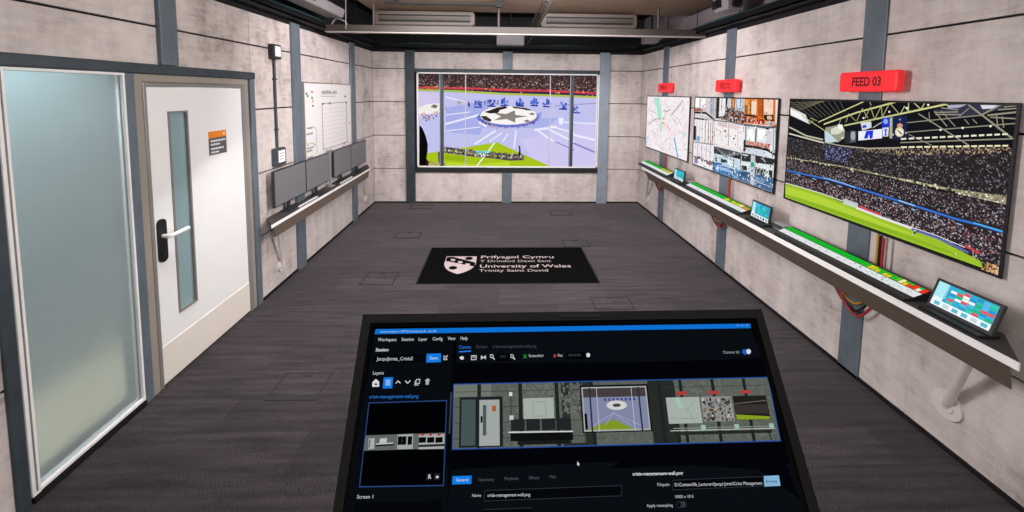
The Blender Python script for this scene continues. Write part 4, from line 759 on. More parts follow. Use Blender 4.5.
('p','a8ccc4',9,[(.4869,.1422),(.4934,.1421),(.4931,.1471),(.4866,.1472)]),
('p','a8ccc4',9,[(.5344,.1419),(.5409,.1418),(.5405,.1468),(.534,.1468)]),
('p','a8ccc4',9,[(.584,.1415),(.5905,.1415),(.5901,.1465),(.5836,.1465)]),
('l','141612',8,.0014,[(.4521,.1516),(.4534,.1607)]),
('l','141612',8,.0014,[(.5809,.1508),(.5819,.1598)]),
('l','2c56a8',11,.0013,[(.1411,.0911),(.6004,.0874),(.5939,.1611),(.1437,.1641),(.1411,.0911)]),
('p','f4f4f4',12,[(.3109,.179),(.3136,.1819),(.3125,.1822),(.3131,.1836),(.312,.1839),(.3114,.1824),(.3102,.183)]),
('p','0a0f15',1,[(.1438,.1851),(.3682,.1798),(.3538,.1872),(.596,.1841),(.6224,.2026),(.6182,.234),(.1414,.2261)]),
('p','1688f5',3,[(.1457,.1918),(.1706,.1916),(.1706,.1999),(.1459,.2)]),
('t','e6f2ff',4,'General',(0.1507,0.1971),0.0155,0.003,0),
('t','5a6068',3,'Geometry',(0.1798,0.1973),0.0202,0.003,0),
('t','5a6068',3,'Playback',(0.2134,0.1967),0.0188,0.003,0),
('t','5a6068',3,'Effects',(0.2456,0.1964),0.0135,0.003,0),
('t','5a6068',3,'Misc',(0.2729,0.1959),0.0084,0.003,0),
('t','d8dce0',3,'Name',(0.1718,0.2126),0.0117,0.0029,0),
('p','04060a',2,[(.1887,.2067),(.3647,.2045),(.3669,.2043),(.3654,.2149),(.3633,.2146),(.1876,.2168)]),
('l','343a42',3,.0006,[(.1887,.2067),(.3647,.2045),(.3669,.2043),(.3654,.2149),(.3633,.2146),(.1876,.2168),(.1887,.2067)]),
('t','e4e6ea',3,'crisis-management-wall.png',(0.1917,0.2129),0.0552,0.0031,0),
('p','04060a',2,[(.1885,.225),(.2484,.2242),(.2482,.2278),(.1878,.2268)]),
('l','343a42',3,.0006,[(.1885,.225),(.2484,.2242)]),
('t','eef0f2',3,'crisis-management-wall.png',(0.383,0.1947),0.0677,0.0032,1),
('t','c8ccd0',3,'Filepath',(0.414,0.2058),0.0164,0.003,0),
('p','04060a',2,[(.4363,.2002),(.5588,.1984),(.5565,.2078),(.4336,.2099)]),
('l','343a42',3,.0006,[(.4363,.2002),(.5588,.1984),(.5565,.2078),(.4336,.2099),(.4363,.2002)]),
('t','dfe2e6',3,'D:\\Content\\06_Lecturers\\Jacqui Jones\\Crisis Management',(0.4371,0.2064),0.1174,0.0032,0),
('p','8fc4ea',3,[(.5586,.1979),(.5797,.1974),(.5782,.2081),(.5562,.2085)]),
('t','23405a',4,'Browse',(0.5599,0.2047),0.015,0.003,0),
('t','c8ccd0',3,'10000 x 1815',(0.4346,0.218),0.0249,0.0029,0),
('t','c8ccd0',3,'Apply resampling',(0.3965,0.2261),0.034,0.0029,0),
('p','383e46',3,[(.4373,.2216),(.4468,.2212),(.4486,.2237),(.4461,.2272),(.4367,.2273),(.435,.2245)]),
('p','0a0c10',4,[(.4416,.2244),(.4413,.2251),(.4407,.2258),(.4399,.2264),(.4391,.2267),(.4382,.2268),(.4373,.2267),(.4366,.2263),(.4361,.2257),(.4358,.225),(.4358,.2243),(.4361,.2235),(.4367,.2228),(.4374,.2223),(.4383,.2219),(.4392,.2218),(.4401,.222),(.4408,.2223),(.4413,.2229),(.4416,.2236)]),
('l','8ec0f4',3,.0008,[(.5736,.0191),(.577,.0189)]),
('l','8ec0f4',3,.0008,[(.5808,.0191),(.5842,.0189)]),
('l','8ec0f4',3,.0008,[(.588,.0192),(.5914,.019)]),
]
# ---------------------------------------------------------------- helpers
def lin(h, a=1):
    r = [int(h[i:i + 2], 16) / 255 for i in (0, 2, 4)]
    return tuple(c / 12.92 if c <= .04045 else ((c + .055) / 1.055) ** 2.4 for c in r) + (a,)
ORG = {}                                                            # object name -> where its mesh coordinates start
def reg(o, org): ORG[o.name] = Vector(org)
def tag(o, label=None, cat=None, group=None, kind=None):
    if label: o['label'] = label
    if cat: o['category'] = cat
    if group: o['group'] = group
    if kind: o['kind'] = kind
    return o
def empty(name, loc, label=None, cat=None, group=None, kind=None):
    o = bpy.data.objects.new(name, None); COL.objects.link(o); o.location = loc; o.empty_display_size = .05
    reg(o, loc)
    return tag(o, label, cat, group, kind)
class MB:
    """collects shapes in world coordinates and links them as ONE mesh object"""
    def __init__(s): s.v = []; s.f = []; s.m = []; s.sm = []
    def add(s, vs, fs, mi=0, smooth=False):
        n = len(s.v); s.v += [tuple(v) for v in vs]
        for f in fs: s.f.append(tuple(n + i for i in f)); s.m.append(mi); s.sm.append(smooth)
        return s
    def box(s, x0, x1, y0, y1, z0, z1, mi=0):
        return s.add([(x0, y0, z0), (x1, y0, z0), (x1, y1, z0), (x0, y1, z0), (x0, y0, z1), (x1, y0, z1), (x1, y1, z1), (x0, y1, z1)],
                     [(3, 2, 1, 0), (4, 5, 6, 7), (0, 1, 5, 4), (1, 2, 6, 5), (2, 3, 7, 6), (3, 0, 4, 7)], mi)
    def hexa(s, b, t, mi=0):                                        # two quads, same winding
        return s.add(list(b) + list(t), [(3, 2, 1, 0), (4, 5, 6, 7), (0, 1, 5, 4), (1, 2, 6, 5), (2, 3, 7, 6), (3, 0, 4, 7)], mi)
    def prism(s, pts, vec, mi=0):                                   # polygon swept along vec
        n = len(pts); vec = Vector(vec); q = [Vector(p) + vec for p in pts]
        return s.add([tuple(p) for p in pts] + q, [tuple(range(n))[::-1], tuple(range(n, 2 * n))] + [(i, (i + 1) % n, n + (i + 1) % n, n + i) for i in range(n)], mi)
    def tube(s, pts, r, seg=10, mi=0, cap=True):
        pts = [Vector(p) for p in pts]; rings = []; ref = None
        for i, p in enumerate(pts):
            t = (pts[min(i + 1, len(pts) - 1)] - pts[max(i - 1, 0)]).normalized()
            if ref is None: ref = Vector((0, 0, 1)) if abs(t.z) < .9 else Vector((1, 0, 0))
            a = (ref - t * ref.dot(t)).normalized(); ref = a; b = t.cross(a)
            rr = r[i] if isinstance(r, (list, tuple)) else r
            rings.append([p + rr * (math.cos(2 * PI * k / seg) * a + math.sin(2 * PI * k / seg) * b) for k in range(seg)])
        vs = [v for R in rings for v in R]; fs = []
        for i in range(len(pts) - 1):
            for k in range(seg): fs.append((i * seg + k, i * seg + (k + 1) % seg, (i + 1) * seg + (k + 1) % seg, (i + 1) * seg + k))
        s.add(vs, fs, mi, True)
        if cap:
            s.add(rings[0], [tuple(range(seg))[::-1]], mi); s.add(rings[-1], [tuple(range(seg))], mi)
        return s
    def rbox(s, c, size, r, axis, seg=5, mi=0):                     # box whose outline across `axis` has round corners
        ax = 'xyz'.index(axis); o = [i for i in range(3) if i != ax]; pts = []
        for cx, cy, a0 in ((1, 1, 0), (-1, 1, 90), (-1, -1, 180), (1, -1, 270)):
            for k in range(seg + 1):
                a = math.radians(a0 + 90 * k / seg); p = [0, 0, 0]
                p[o[0]] = c[o[0]] + cx * (size[o[0]] / 2 - r) + r * math.cos(a); p[o[1]] = c[o[1]] + cy * (size[o[1]] / 2 - r) + r * math.sin(a)
                p[ax] = c[ax] - size[ax] / 2; pts.append(p)
        v = [0, 0, 0]; v[ax] = size[ax]
        return s.prism(pts, v, mi)
    def build(s, name, mats, parent=None, loc=None, bevel=0, seg=2):
        me = bpy.data.meshes.new(name)
        org = ORG[parent.name] if parent else Vector(loc or (0, 0, 0))
        me.from_pydata([tuple(Vector(v) - org) for v in s.v], [], s.f)
        for m in (mats if isinstance(mats, (list, tuple)) else [mats]): me.materials.append(m)
        for p, mi, sm in zip(me.polygons, s.m, s.sm): p.material_index = mi; p.use_smooth = sm
        bm = bmesh.new(); bm.from_mesh(me); bmesh.ops.recalc_face_normals(bm, faces=bm.faces); bm.to_mesh(me); bm.free()
        o = bpy.data.objects.new(name, me); COL.objects.link(o)
        if parent: o.parent = parent
        else: o.location = org
        reg(o, org)
        if bevel:
            b = o.modifiers.new('bevel', 'BEVEL'); b.width = bevel; b.segments = seg; b.limit_method = 'ANGLE'
        return o
def arc(pts, n=8):                                                  # smooth curve through the points
    P = [Vector(p) for p in pts]; P = [2 * P[0] - P[1]] + P + [2 * P[-1] - P[-2]]; out = []
    for i in range(1, len(P) - 2):
        for k in range(n):
            t = k / n; a, b, c, d = P[i - 1:i + 3]
            out.append(.5 * ((2 * b) + (c - a) * t + (2 * a - 5 * b + 4 * c - d) * t * t + (3 * b - a - 3 * c + d) * t ** 3))
    return out + [P[-2]]

# ---------------------------------------------------------------- materials
def mat(name, col, rough=.6, metal=0, spec=.4, var=0, scale=6, bump=0, bscale=60, stretch=(1, 1, 1)):
    m = bpy.data.materials.new(name); m.use_nodes = True; N = m.node_tree.nodes; L = m.node_tree.links; b = N['Principled BSDF']
    c = lin(col) if isinstance(col, str) else col
    b.inputs['Base Color'].default_value = c; b.inputs['Roughness'].default_value = rough; b.inputs['Metallic'].default_value = metal
    b.inputs['Specular IOR Level'].default_value = spec
    tc = N.new('ShaderNodeNewGeometry'); mp = N.new('ShaderNodeMapping'); mp.inputs['Scale'].default_value = stretch; L.new(tc.outputs['Position'], mp.inputs[0])
    n = N.new('ShaderNodeTexNoise'); n.inputs['Scale'].default_value = scale; n.inputs['Detail'].default_value = 6; n.inputs['Roughness'].default_value = .65; L.new(mp.outputs[0], n.inputs['Vector'])
    r = N.new('ShaderNodeValToRGB'); v = max(var, .02)
    r.color_ramp.elements[0].position = .3; r.color_ramp.elements[1].position = .7
    r.color_ramp.elements[0].color = tuple(x * (1 - v) for x in c[:3]) + (1,); r.color_ramp.elements[1].color = tuple(min(1, x * (1 + v)) for x in c[:3]) + (1,)
    L.new(n.outputs['Fac'], r.inputs[0]); L.new(r.outputs[0], b.inputs['Base Color'])
    if bump:
        n2 = N.new('ShaderNodeTexNoise'); n2.inputs['Scale'].default_value = bscale; L.new(mp.outputs[0], n2.inputs['Vector'])
        bp = N.new('ShaderNodeBump'); bp.inputs['Strength'].default_value = bump; bp.inputs['Distance'].default_value = .004; L.new(n2.outputs['Fac'], bp.inputs['Height']); L.new(bp.outputs[0], b.inputs['Normal'])
    return m
def concrete_mat():
    m = bpy.data.materials.new('board_marked_concrete'); m.use_nodes = True; N = m.node_tree.nodes; L = m.node_tree.links; b = N['Principled BSDF']
    b.inputs['Roughness'].default_value = .85; b.inputs['Specular IOR Level'].default_value = .2
    g = N.new('ShaderNodeNewGeometry')
    def noise(scale, sx, detail=5, rough=.6):
        mp = N.new('ShaderNodeMapping'); mp.inputs['Scale'].default_value = sx; L.new(g.outputs['Position'], mp.inputs[0])
        n = N.new('ShaderNodeTexNoise'); n.inputs['Scale'].default_value = scale; n.inputs['Detail'].default_value = detail; n.inputs['Roughness'].default_value = rough
        L.new(mp.outputs[0], n.inputs['Vector']); return n.outputs['Fac']
    def math_(op, a, c):
        x = N.new('ShaderNodeMath'); x.operation = op
        for i, q in enumerate((a, c)):
            if isinstance(q, (int, float)): x.inputs[i].default_value = q
            else: L.new(q, x.inputs[i])
        return x.outputs[0]
    cloud = noise(1.6, (1, 1, 1), 8, .62); streak = noise(9, (1, 1, .12), 4); grain = noise(34, (.25, .25, 1), 3); spots = noise(5.5, (1, 1, .7), 9, .75)
    s = math_('ADD', math_('ADD', math_('MULTIPLY', cloud, .34), math_('MULTIPLY', streak, .2)), math_('ADD', math_('MULTIPLY', grain, .16), math_('MULTIPLY', spots, .30)))
    r = N.new('ShaderNodeValToRGB'); e = r.color_ramp.elements
    e[0].position = .37; e[0].color = lin('8f8581'); e[1].position = .64; e[1].color = lin('e4dcd9')
    x = e.new(.47); x.color = lin('c6bcb9'); x = e.new(.54); x.color = lin('d6cdca')
    L.new(s, r.inputs[0]); L.new(r.outputs[0], b.inputs['Base Color'])
    bp = N.new('ShaderNodeBump'); bp.inputs['Strength'].default_value = .25; bp.inputs['Distance'].default_value = .004; L.new(s, bp.inputs['Height']); L.new(bp.outputs[0], b.inputs['Normal'])
    return m
def carpet_mat():
    m = bpy.data.materials.new('woven_carpet_tiles'); m.use_nodes = True; N = m.node_tree.nodes; L = m.node_tree.links; b = N['Principled BSDF']
    b.inputs['Roughness'].default_value = .95; b.inputs['Specular IOR Level'].default_value = .1
    b.inputs['Sheen Weight'].default_value = .22; b.inputs['Sheen Tint'].default_value = (1, .92, .97, 1); b.inputs['Sheen Roughness'].default_value = .5
    g = N.new('ShaderNodeNewGeometry')
    def mapped(sc):
        mp = N.new('ShaderNodeMapping'); mp.inputs['Scale'].default_value = sc; L.new(g.outputs['Position'], mp.inputs[0]); return mp.outputs[0]
    br = N.new('ShaderNodeTexBrick'); br.inputs['Scale'].default_value = 1; br.inputs['Brick Width'].default_value = 1.0; br.inputs['Row Height'].default_value = .25
    br.inputs['Mortar Size'].default_value = .002; br.inputs['Color1'].default_value = lin('2a2629'); br.inputs['Color2'].default_value = lin('3a3539'); br.inputs['Mortar'].default_value = lin('262326'); br.inputs['Bias'].default_value = 0
    L.new(mapped((1, 1, 1)), br.inputs['Vector'])
    n1 = N.new('ShaderNodeTexNoise'); n1.inputs['Scale'].default_value = 1; n1.inputs['Detail'].default_value = 4; L.new(mapped((2.2, 26, 1)), n1.inputs['Vector'])
    def mt(op, a, c=0.0):                                          # herringbone weave: diagonals that turn in every row
        x = N.new('ShaderNodeMath'); x.operation = op
        for i, q in enumerate((a, c)):
            if isinstance(q, (int, float)): x.inputs[i].default_value = q
            else: L.new(q, x.inputs[i])
        return x.outputs[0]
    sp = N.new('ShaderNodeSeparateXYZ'); L.new(g.outputs['Position'], sp.inputs[0])
    wn_ = N.new('ShaderNodeTexNoise'); wn_.inputs['Scale'].default_value = 30; wn_.inputs['Detail'].default_value = 3; L.new(g.outputs['Position'], wn_.inputs['Vector'])
    row = mt('MULTIPLY', sp.outputs['Y'], 1 / .024)
    dr_ = mt('SUBTRACT', mt('MULTIPLY', mt('MODULO', mt('FLOOR', row), 2.0), 2.0), 1.0)
    ph = mt('ADD', mt('MULTIPLY', sp.outputs['X'], 2 * PI / .020), mt('MULTIPLY', mt('MULTIPLY', mt('FRACT', row), dr_), 2 * PI))
    diag = mt('ADD', mt('MULTIPLY', mt('SINE', mt('ADD', ph, mt('MULTIPLY', wn_.outputs['Fac'], 9.0))), .26), mt('MULTIPLY', wn_.outputs['Fac'], .9))
    class wv: outputs = {'Fac': diag}
    mx = N.new('ShaderNodeMix'); mx.data_type = 'RGBA'; mx.blend_type = 'MULTIPLY'; mx.inputs[0].default_value = 1
    r = N.new('ShaderNodeValToRGB'); r.color_ramp.elements[0].position = .32; r.color_ramp.elements[0].color = (.5, .5, .5, 1); r.color_ramp.elements[1].position = .68; r.color_ramp.elements[1].color = (1.35, 1.35, 1.35, 1)
    L.new(n1.outputs['Fac'], r.inputs[0]); L.new(br.outputs['Color'], mx.inputs[6]); L.new(r.outputs[0], mx.inputs[7])
    m2 = N.new('ShaderNodeMix'); m2.data_type = 'RGBA'; m2.blend_type = 'MULTIPLY'; m2.inputs[0].default_value = 1
    r2 = N.new('ShaderNodeValToRGB'); r2.color_ramp.elements[0].color = (.55, .55, .55, 1); r2.color_ramp.elements[1].color = (1.15, 1.15, 1.15, 1)
    L.new(wv.outputs['Fac'], r2.inputs[0]); L.new(mx.outputs[2], m2.inputs[6]); L.new(r2.outputs[0], m2.inputs[7]); L.new(m2.outputs[2], b.inputs['Base Color'])
    bp = N.new('ShaderNodeBump'); bp.inputs['Strength'].default_value = .5; bp.inputs['Distance'].default_value = .004; L.new(wv.outputs['Fac'], bp.inputs['Height']); L.new(bp.outputs[0], b.inputs['Normal'])
    return m
def glass_mat(name, col, rough, trans):
    m = mat(name, col, rough, 0, .5); b = m.node_tree.nodes['Principled BSDF']; b.inputs['Transmission Weight'].default_value = trans; b.inputs['IOR'].default_value = 1.2
    return m
def screen_mat(name, strength):                                     # what a lit screen shows: emission from the mesh's colours
    m = bpy.data.materials.new(name); m.use_nodes = True; N = m.node_tree.nodes; b = N['Principled BSDF']
    a = N.new('ShaderNodeVertexColor'); a.layer_name = 'picture'
    b.inputs['Base Color'].default_value = (0, 0, 0, 1); b.inputs['Roughness'].default_value = .3; b.inputs['Specular IOR Level'].default_value = .01
    b.inputs['Emission Strength'].default_value = strength
    m.node_tree.links.new(a.outputs['Color'], b.inputs['Emission Color'])
    return m
CONC = concrete_mat(); CARPET = carpet_mat()
SEAM = mat('dark_seam', '1c1b1c', .9); VOID = mat('dark_upper_wall', '1b1b1e', .9, var=.2); BLACK = mat('black_paint', '0e1012', .6, spec=.2)
STEEL = mat('blue_grey_steel', '6c7882', .5, .25, var=.18, scale=7, stretch=(1, 1, .5), bump=.1); STEELD = mat('dark_blue_grey_steel', '424c53', .5, .25, var=.25, scale=7, bump=.1)
STEELB = mat('blackened_steel', '1d2124', .55, .1, var=.2); LIPW = mat('off_white_mullion', 'c8c8d2', .5); STEELL = mat('brightened_blue_grey_steel', '929eac', .5, .15, var=.12, scale=5, bump=.1); STEELC = mat('far_blue_grey_steel', '38434b', .5, .2, var=.25, scale=5, bump=.1)
WHITE = mat('white_paint', 'f6f6f6', .45, var=.02); DOORW = mat('white_door_paint', 'f2f4f4', .5, var=.02); KICK = mat('pale_kick_plate', 'ece5dd', .45, var=.02)
BEIGE = mat('beige_frame_paint', '9b948a', .5, var=.04); GREYF = mat('grey_frame_paint', '8d8a88', .4, .2); SOFFIT = mat('beige_soffit', '75604e', .8, var=.07, scale=2)
TAUPE = mat('taupe_metal', '38322f', .5, .1, var=.06); LIP = mat('pale_metal_lip', '8a827e', .4); APRON = mat('brown_board', '6a5c52', .7, var=.06)
DARKG = mat('dark_grey_plastic', '2b2c2f', .5); MONG = mat('grey_monitor_face', '747479', .45, var=.03); PLB = mat('black_plastic', '141518', .45)
GREY = mat('grey_plastic', '8b8a8e', .5); PALE = mat('pale_grey_housing', '7b7779', .5); CHROME = mat('brushed_steel', 'e2dad8', .35, .05)
RED = mat('red_sign_plastic', 'e8282c', .45); REDT = mat('dark_red_letters', '5a0f14', .6)
RUBBER = mat('black_mat_pile', '060607', .98, spec=.05, var=.2, scale=80, bump=.3, bscale=300); MATP = mat('pinkish_white_mat_print', 'ad9f9f', .9)
FROST = glass_mat('frosted_glass', 'd2dfe1', .36, .72); VISG = glass_mat('frosted_vision_glass', 'a0bac0', .4, .35)
CORR = mat('corridor_wall_paint', '8399a0', .9, var=.05); CREAM = mat('cream_board', 'e6d9b8', .8)
ORANGE = mat('orange_print', 'f08a10', .6); SLATE = mat('slate_print', '5b5c60', .6); BOARD = mat('whiteboard_face', 'eceaea', .35); INK = mat('dark_marker_ink', '86828a', .7); PINK = mat('pink_ruling', 'e6d6dc', .7)
CAB = {'yellow': mat('yellow_cable', 'c9972a', .5), 'black': mat('black_cable', '1a1818', .5), 'red': mat('red_cable', 'b3262c', .5)}
DTOP = mat('grey_desk_top', '3c3a39', .6, var=.05); HATCH = mat('carpet_hatch_inlay', '4b464a', .95, var=.2, scale=40); HATCHE = mat('hatch_edge', '242226', .8)
BROWNC = mat('brown_cable', '5a3d30', .6)
WINP = screen_mat('view_picture', 1.0); SCRP = screen_mat('screen_picture', 1.0); UIP = screen_mat('interface_picture', .8); LED = screen_mat('meter_lights', 1.1)
rs = RED.node_tree.nodes['Principled BSDF']; rs.inputs['Emission Color'].default_value = lin('f0303a'); rs.inputs['Emission Strength'].default_value = .45   # the signs are lit

# ---------------------------------------------------------------- lettering and flat pictures
_fc = {}
def glyphs(t, bold=0):
    if (t, bold) in _fc: return _fc[(t, bold)]
    cu = bpy.data.curves.new('lettering', 'FONT'); cu.body = t; cu.size = 1; cu.offset = .018 * bold; cu.resolution_u = 3; cu.fill_mode = 'FRONT'
    o = bpy.data.objects.new('lettering', cu); COL.objects.link(o)
    dg = bpy.context.evaluated_depsgraph_get(); dg.update(); me = bpy.data.meshes.new_from_object(o.evaluated_get(dg))
    r = ([(v.co.x, v.co.y) for v in me.vertices], [tuple(p.vertices) for p in me.polygons])
    bpy.data.objects.remove(o); bpy.data.curves.remove(cu); bpy.data.meshes.remove(me)
    _fc[(t, bold)] = r
    return r
CAP = max(v[1] for v in glyphs('H')[0])
def clip(poly, w, h):
    for ax, lim, sg in ((0, 0, 1), (0, w, -1), (1, 0, 1), (1, h, -1)):
        out = []
        for i, p in enumerate(poly):
            q = poly[i - 1]; dp = (p[ax] - lim) * sg; dq = (q[ax] - lim) * sg
            if dp * dq < 0:
                t = dq / (dq - dp); out.append((q[0] + (p[0] - q[0]) * t, q[1] + (p[1] - q[1]) * t))
            if dp >= 0: out.append(p)
        poly = out
        if len(poly) < 3: return None
    return poly
def inside(p, poly):
    c = False
    for i, a in enumerate(poly):
        b = poly[i - 1]
        if (a[1] > p[1]) != (b[1] > p[1]) and p[0] < (b[0] - a[0]) * (p[1] - a[1]) / (b[1] - a[1]) + a[0]: c = not c
    return c
def picture(name, items, size, frame, material, parent, step=.0002, base='0b0b0e', seed=3):
    """flat picture of layered coloured shapes; size = (w, h); frame = (origin, right, down, normal) at its top left corner"""
    rnd = random.Random(seed); O, R, Dn, Nn = [Vector(x) for x in frame]; w, h = size
    vs, fs, cs = [], [], []
    def put(pts, col, l):
        n = len(vs)
        for a, b in pts: vs.append(O + R * a + Dn * b + Nn * (l * step))
        fs.append(tuple(range(n, n + len(pts)))); cs.append(lin(col))
    def poly(c, l, pts):
        q = clip(list(pts), w, h)
        if q: put(q, c, l)
    put([(0, 0), (0, h), (w, h), (w, 0)], base, -.5)
    for it in items:
        if it[0] == 'p': poly(it[1], it[2], it[3])
        elif it[0] == 'l':
            _, c, l, wd, pts = it
            for p, q in zip(pts, pts[1:]):
                d = Vector((q[0] - p[0], q[1] - p[1]))
                if d.length < 1e-6: continue
                d.normalize(); n = Vector((-d[1], d[0])) * wd / 2; e = d * wd * .3
                poly(c, l, [(p[0] + n[0] - e[0], p[1] + n[1] - e[1]), (q[0] + n[0] + e[0], q[1] + n[1] + e[1]), (q[0] - n[0] + e[0], q[1] - n[1] + e[1]), (p[0] - n[0] - e[0], p[1] - n[1] - e[1])])
        elif it[0] == 'd':
            _, cols, l, n, sz, pts = it
            xs = [p[0] for p in pts]; ys = [p[1] for p in pts]; k = 0; tries = 0
            while k < n and tries < n * 40:
                tries += 1
                p = (rnd.uniform(min(xs), max(xs)), rnd.uniform(min(ys), max(ys)))
                if not inside(p, pts): continue
                k += 1; a = sz * rnd.uniform(.5, 1.1) / 2; b = sz * rnd.uniform(.5, 1.2) / 2
                poly(rnd.choice(cols), l + (k % 5) * .15, [(p[0] - a, p[1] - b), (p[0] - a * .8, p[1] + b), (p[0] + a, p[1] + b * .9), (p[0] + a * .9, p[1] - b)])
        elif it[0] == 't':
            _, c, l, t, (a, b), tw, cap, bold = it
            gv, gf = glyphs(t, bold); mx = max(v[0] for v in gv); n = len(vs); sx = tw / mx; sy = cap / CAP
            for x, y in gv: vs.append(O + R * (a + x * sx) + Dn * (b - y * sy) + Nn * (l * step))
            for f in gf: fs.append(tuple(n + i for i in f)); cs.append(lin(c))
    org = ORG[parent.name]; me = bpy.data.meshes.new(name)
    me.from_pydata([tuple(v - org) for v in vs], [], fs); me.materials.append(material)
    at = me.color_attributes.new('picture', 'FLOAT_COLOR', 'CORNER')
    for p, c in zip(me.polygons, cs):
        for li in p.loop_indices: at.data[li].color = c
    bm = bmesh.new(); bm.from_mesh(me); nn = Nn
    for f in bm.faces:
        f.normal_update()
        if f.normal.dot(nn) < 0: f.normal_flip()
    bm.to_mesh(me); bm.free()
    o = bpy.data.objects.new(name, me); COL.objects.link(o); o.parent = parent; reg(o, org)
    return o
def letters(mb, t, O, R, U, width, cap, bold=0, mi=0, th=.001):      # raised lettering added to a mesh builder
    gv, gf = glyphs(t, bold); mx = max(v[0] for v in gv); O, R, U = Vector(O), Vector(R), Vector(U); n = R.cross(U)
    mb.add([O + R * (x * width / mx) + U * (y * cap / CAP) + n * th for x, y in gv], gf, mi)

# ================================================================ THE SETTING
SEAMS = [0, .56, 1.10, 1.64, 2.165, ZT]; G = .008
def panels(mb, axis, x, sgn, spans):
    """concrete panels with open joints on a dark backing; spans = (start, end, [rows as z pairs])"""
    for a, b, rows in spans:
        for z0, z1 in rows:
            if axis == 'x': mb.box(min(x, x + sgn * .02), max(x, x + sgn * .02), a + .002, b - .002, z0 + (G if z0 else 0), z1 - G * .6)
            else: mb.box(a + .002, b - .002, min(x, x + sgn * .02), max(x, x + sgn * .02), z0 + (G if z0 else 0), z1 - G * .6)
ROWS = list(zip(SEAMS, SEAMS[1:]))
m = MB(); m.box(XL - .16, XR + .16, -1.6, D + .16, -.1, 0); tag(m.build('floor', CARPET), 'dark grey carpet floor', kind='structure')
m = MB(); bx = XL - .02
panels(m, 'x', bx, 1, [(-1.6, 1.60, ROWS), (1.60, 2.48, [(1.90, 2.165), (2.165, ZT)]), (2.48, 3.29, [(1.90, 2.165), (2.165, ZT)]), (3.29, 3.985, ROWS), (3.985, 5.48, ROWS), (5.48, D, ROWS)])
for y0, y1, z0, z1 in ((-1.6, 1.63, 0, 3), (1.63, 3.27, 1.905, 3), (3.27, D + .16, 0, 3)): m.box(bx - .1, bx, y0, y1, z0, z1, 1)
tag(m.build('wall_left', [CONC, VOID]), kind='structure')
m = MB(); bx = XR + .02
panels(m, 'x', bx, -1, [(-1.6, .8, ROWS), (.8, 2.39, ROWS), (2.39, 3.91, ROWS), (3.91, 5.45, ROWS), (5.45, D, ROWS)])
m.box(bx, bx + .1, -1.6, D + .16, 0, 2.5, 1); m.box(bx, bx + .1, -1.6, D + .16, 2.5, 3, 2); tag(m.build('wall_right', [CONC, VOID, mat('grey_upper_wall', '6a6265', .8, var=.1)]), kind='structure')
m = MB(); by = D + .02; WX0, WX1, WZ0, WZ1 = -1.335, 1.605, .575, 2.125
panels(m, 'y', by, -1, [(XL, -1.43, ROWS), (1.68, XR, ROWS), (-1.43, .12, [(0, .55), (2.13, ZT)]), (.12, 1.68, [(0, .55), (2.13, ZT)])])
for x0, x1, z0, z1 in ((XL - .02, WX0, 0, 3), (WX1, XR + .02, 0, 3), (WX0, WX1, 0, WZ0), (WX0, WX1, WZ1, 3)): m.box(x0, x1, by, by + .1, z0, z1, 1)
tag(m.build('wall_back', [CONC, VOID]), kind='structure')
m = MB(); m.box(-1.5, 2.25, -1.6, 4.80, CZ, CZ + .04, 0); m.box(XL - .12, XR + .12, -1.6, D + .16, 3, 3.05, 1)
tag(m.build('ceiling', [SOFFIT, BLACK]), kind='structure')
BASE = mat('black_skirting', '0b0b0c', .7)
for nm, b in (('baseboard_left', (XL, XL + .012, 3.33, D)), ('baseboard_right', (XR - .012, XR, -1.6, D)), ('baseboard_back', (XL + .012, XR - .012, D - .012, D))):
    m = MB(); m.box(*b, 0, .022); tag(m.build(nm, BASE), kind='structure')
# steel columns: each one a trim of its own
trims = []
def trim(b, material=STEEL, bev=.004):
    m = MB(); m.box(*b); o = m.build('trim_%d' % (len(trims) + 1), material, loc=((b[0] + b[1]) / 2, (b[2] + b[3]) / 2, b[4]), bevel=bev); trims.append(o); return tag(o, kind='structure')
P = .028
trim((XL, XL + P, 3.91, 4.06, 0, ZT + .02)); trim((XL, XL + P, 5.40, 5.555, 0, ZT + .02)); trim((XL, XL + P, 2.42, 2.545, 1.945, ZT + .02))
trim((XL - .10, XL + .03, 1.592, 3.305, 1.888, 1.943), STEELD, .006)                                  # header over glass and door
trim((XL - .10, XL + .012, 1.592, 1.640, 0, 1.888), STEELD); trim((XL - .10, XL + .012, 2.192, 2.25, 0, 1.888)); trim((XL - .10, XL + .022, 3.245, 3.305, 0, 1.888))
trim((XR - .012, XR, 5.36, 5.535, 0, ZT + .02)); trim((XR - .012, XR, 3.83, 3.99, 0, ZT + .02)); trim((XR - .012, XR, 2.315, 2.465, 0, ZT + .02))
trim((-1.50, -1.358, D - .05, D, 0, ZT + .02), STEELC); trim((1.60, 1.755, D - .05, D, 0, ZT + .02), STEELL)  # right column's paler steel has the projection's brightness put into its colour
trim((.045, .195, D - .03, D, 2.17, ZT + .02)); trim((.045, .2, D - .03, D, 0, .515))
trim((-1.358, 1.60, D - .05, D, 2.112, 2.168), STEELC); trim((-1.358, 1.60, D - .05, D, .512, .588), STEELB)

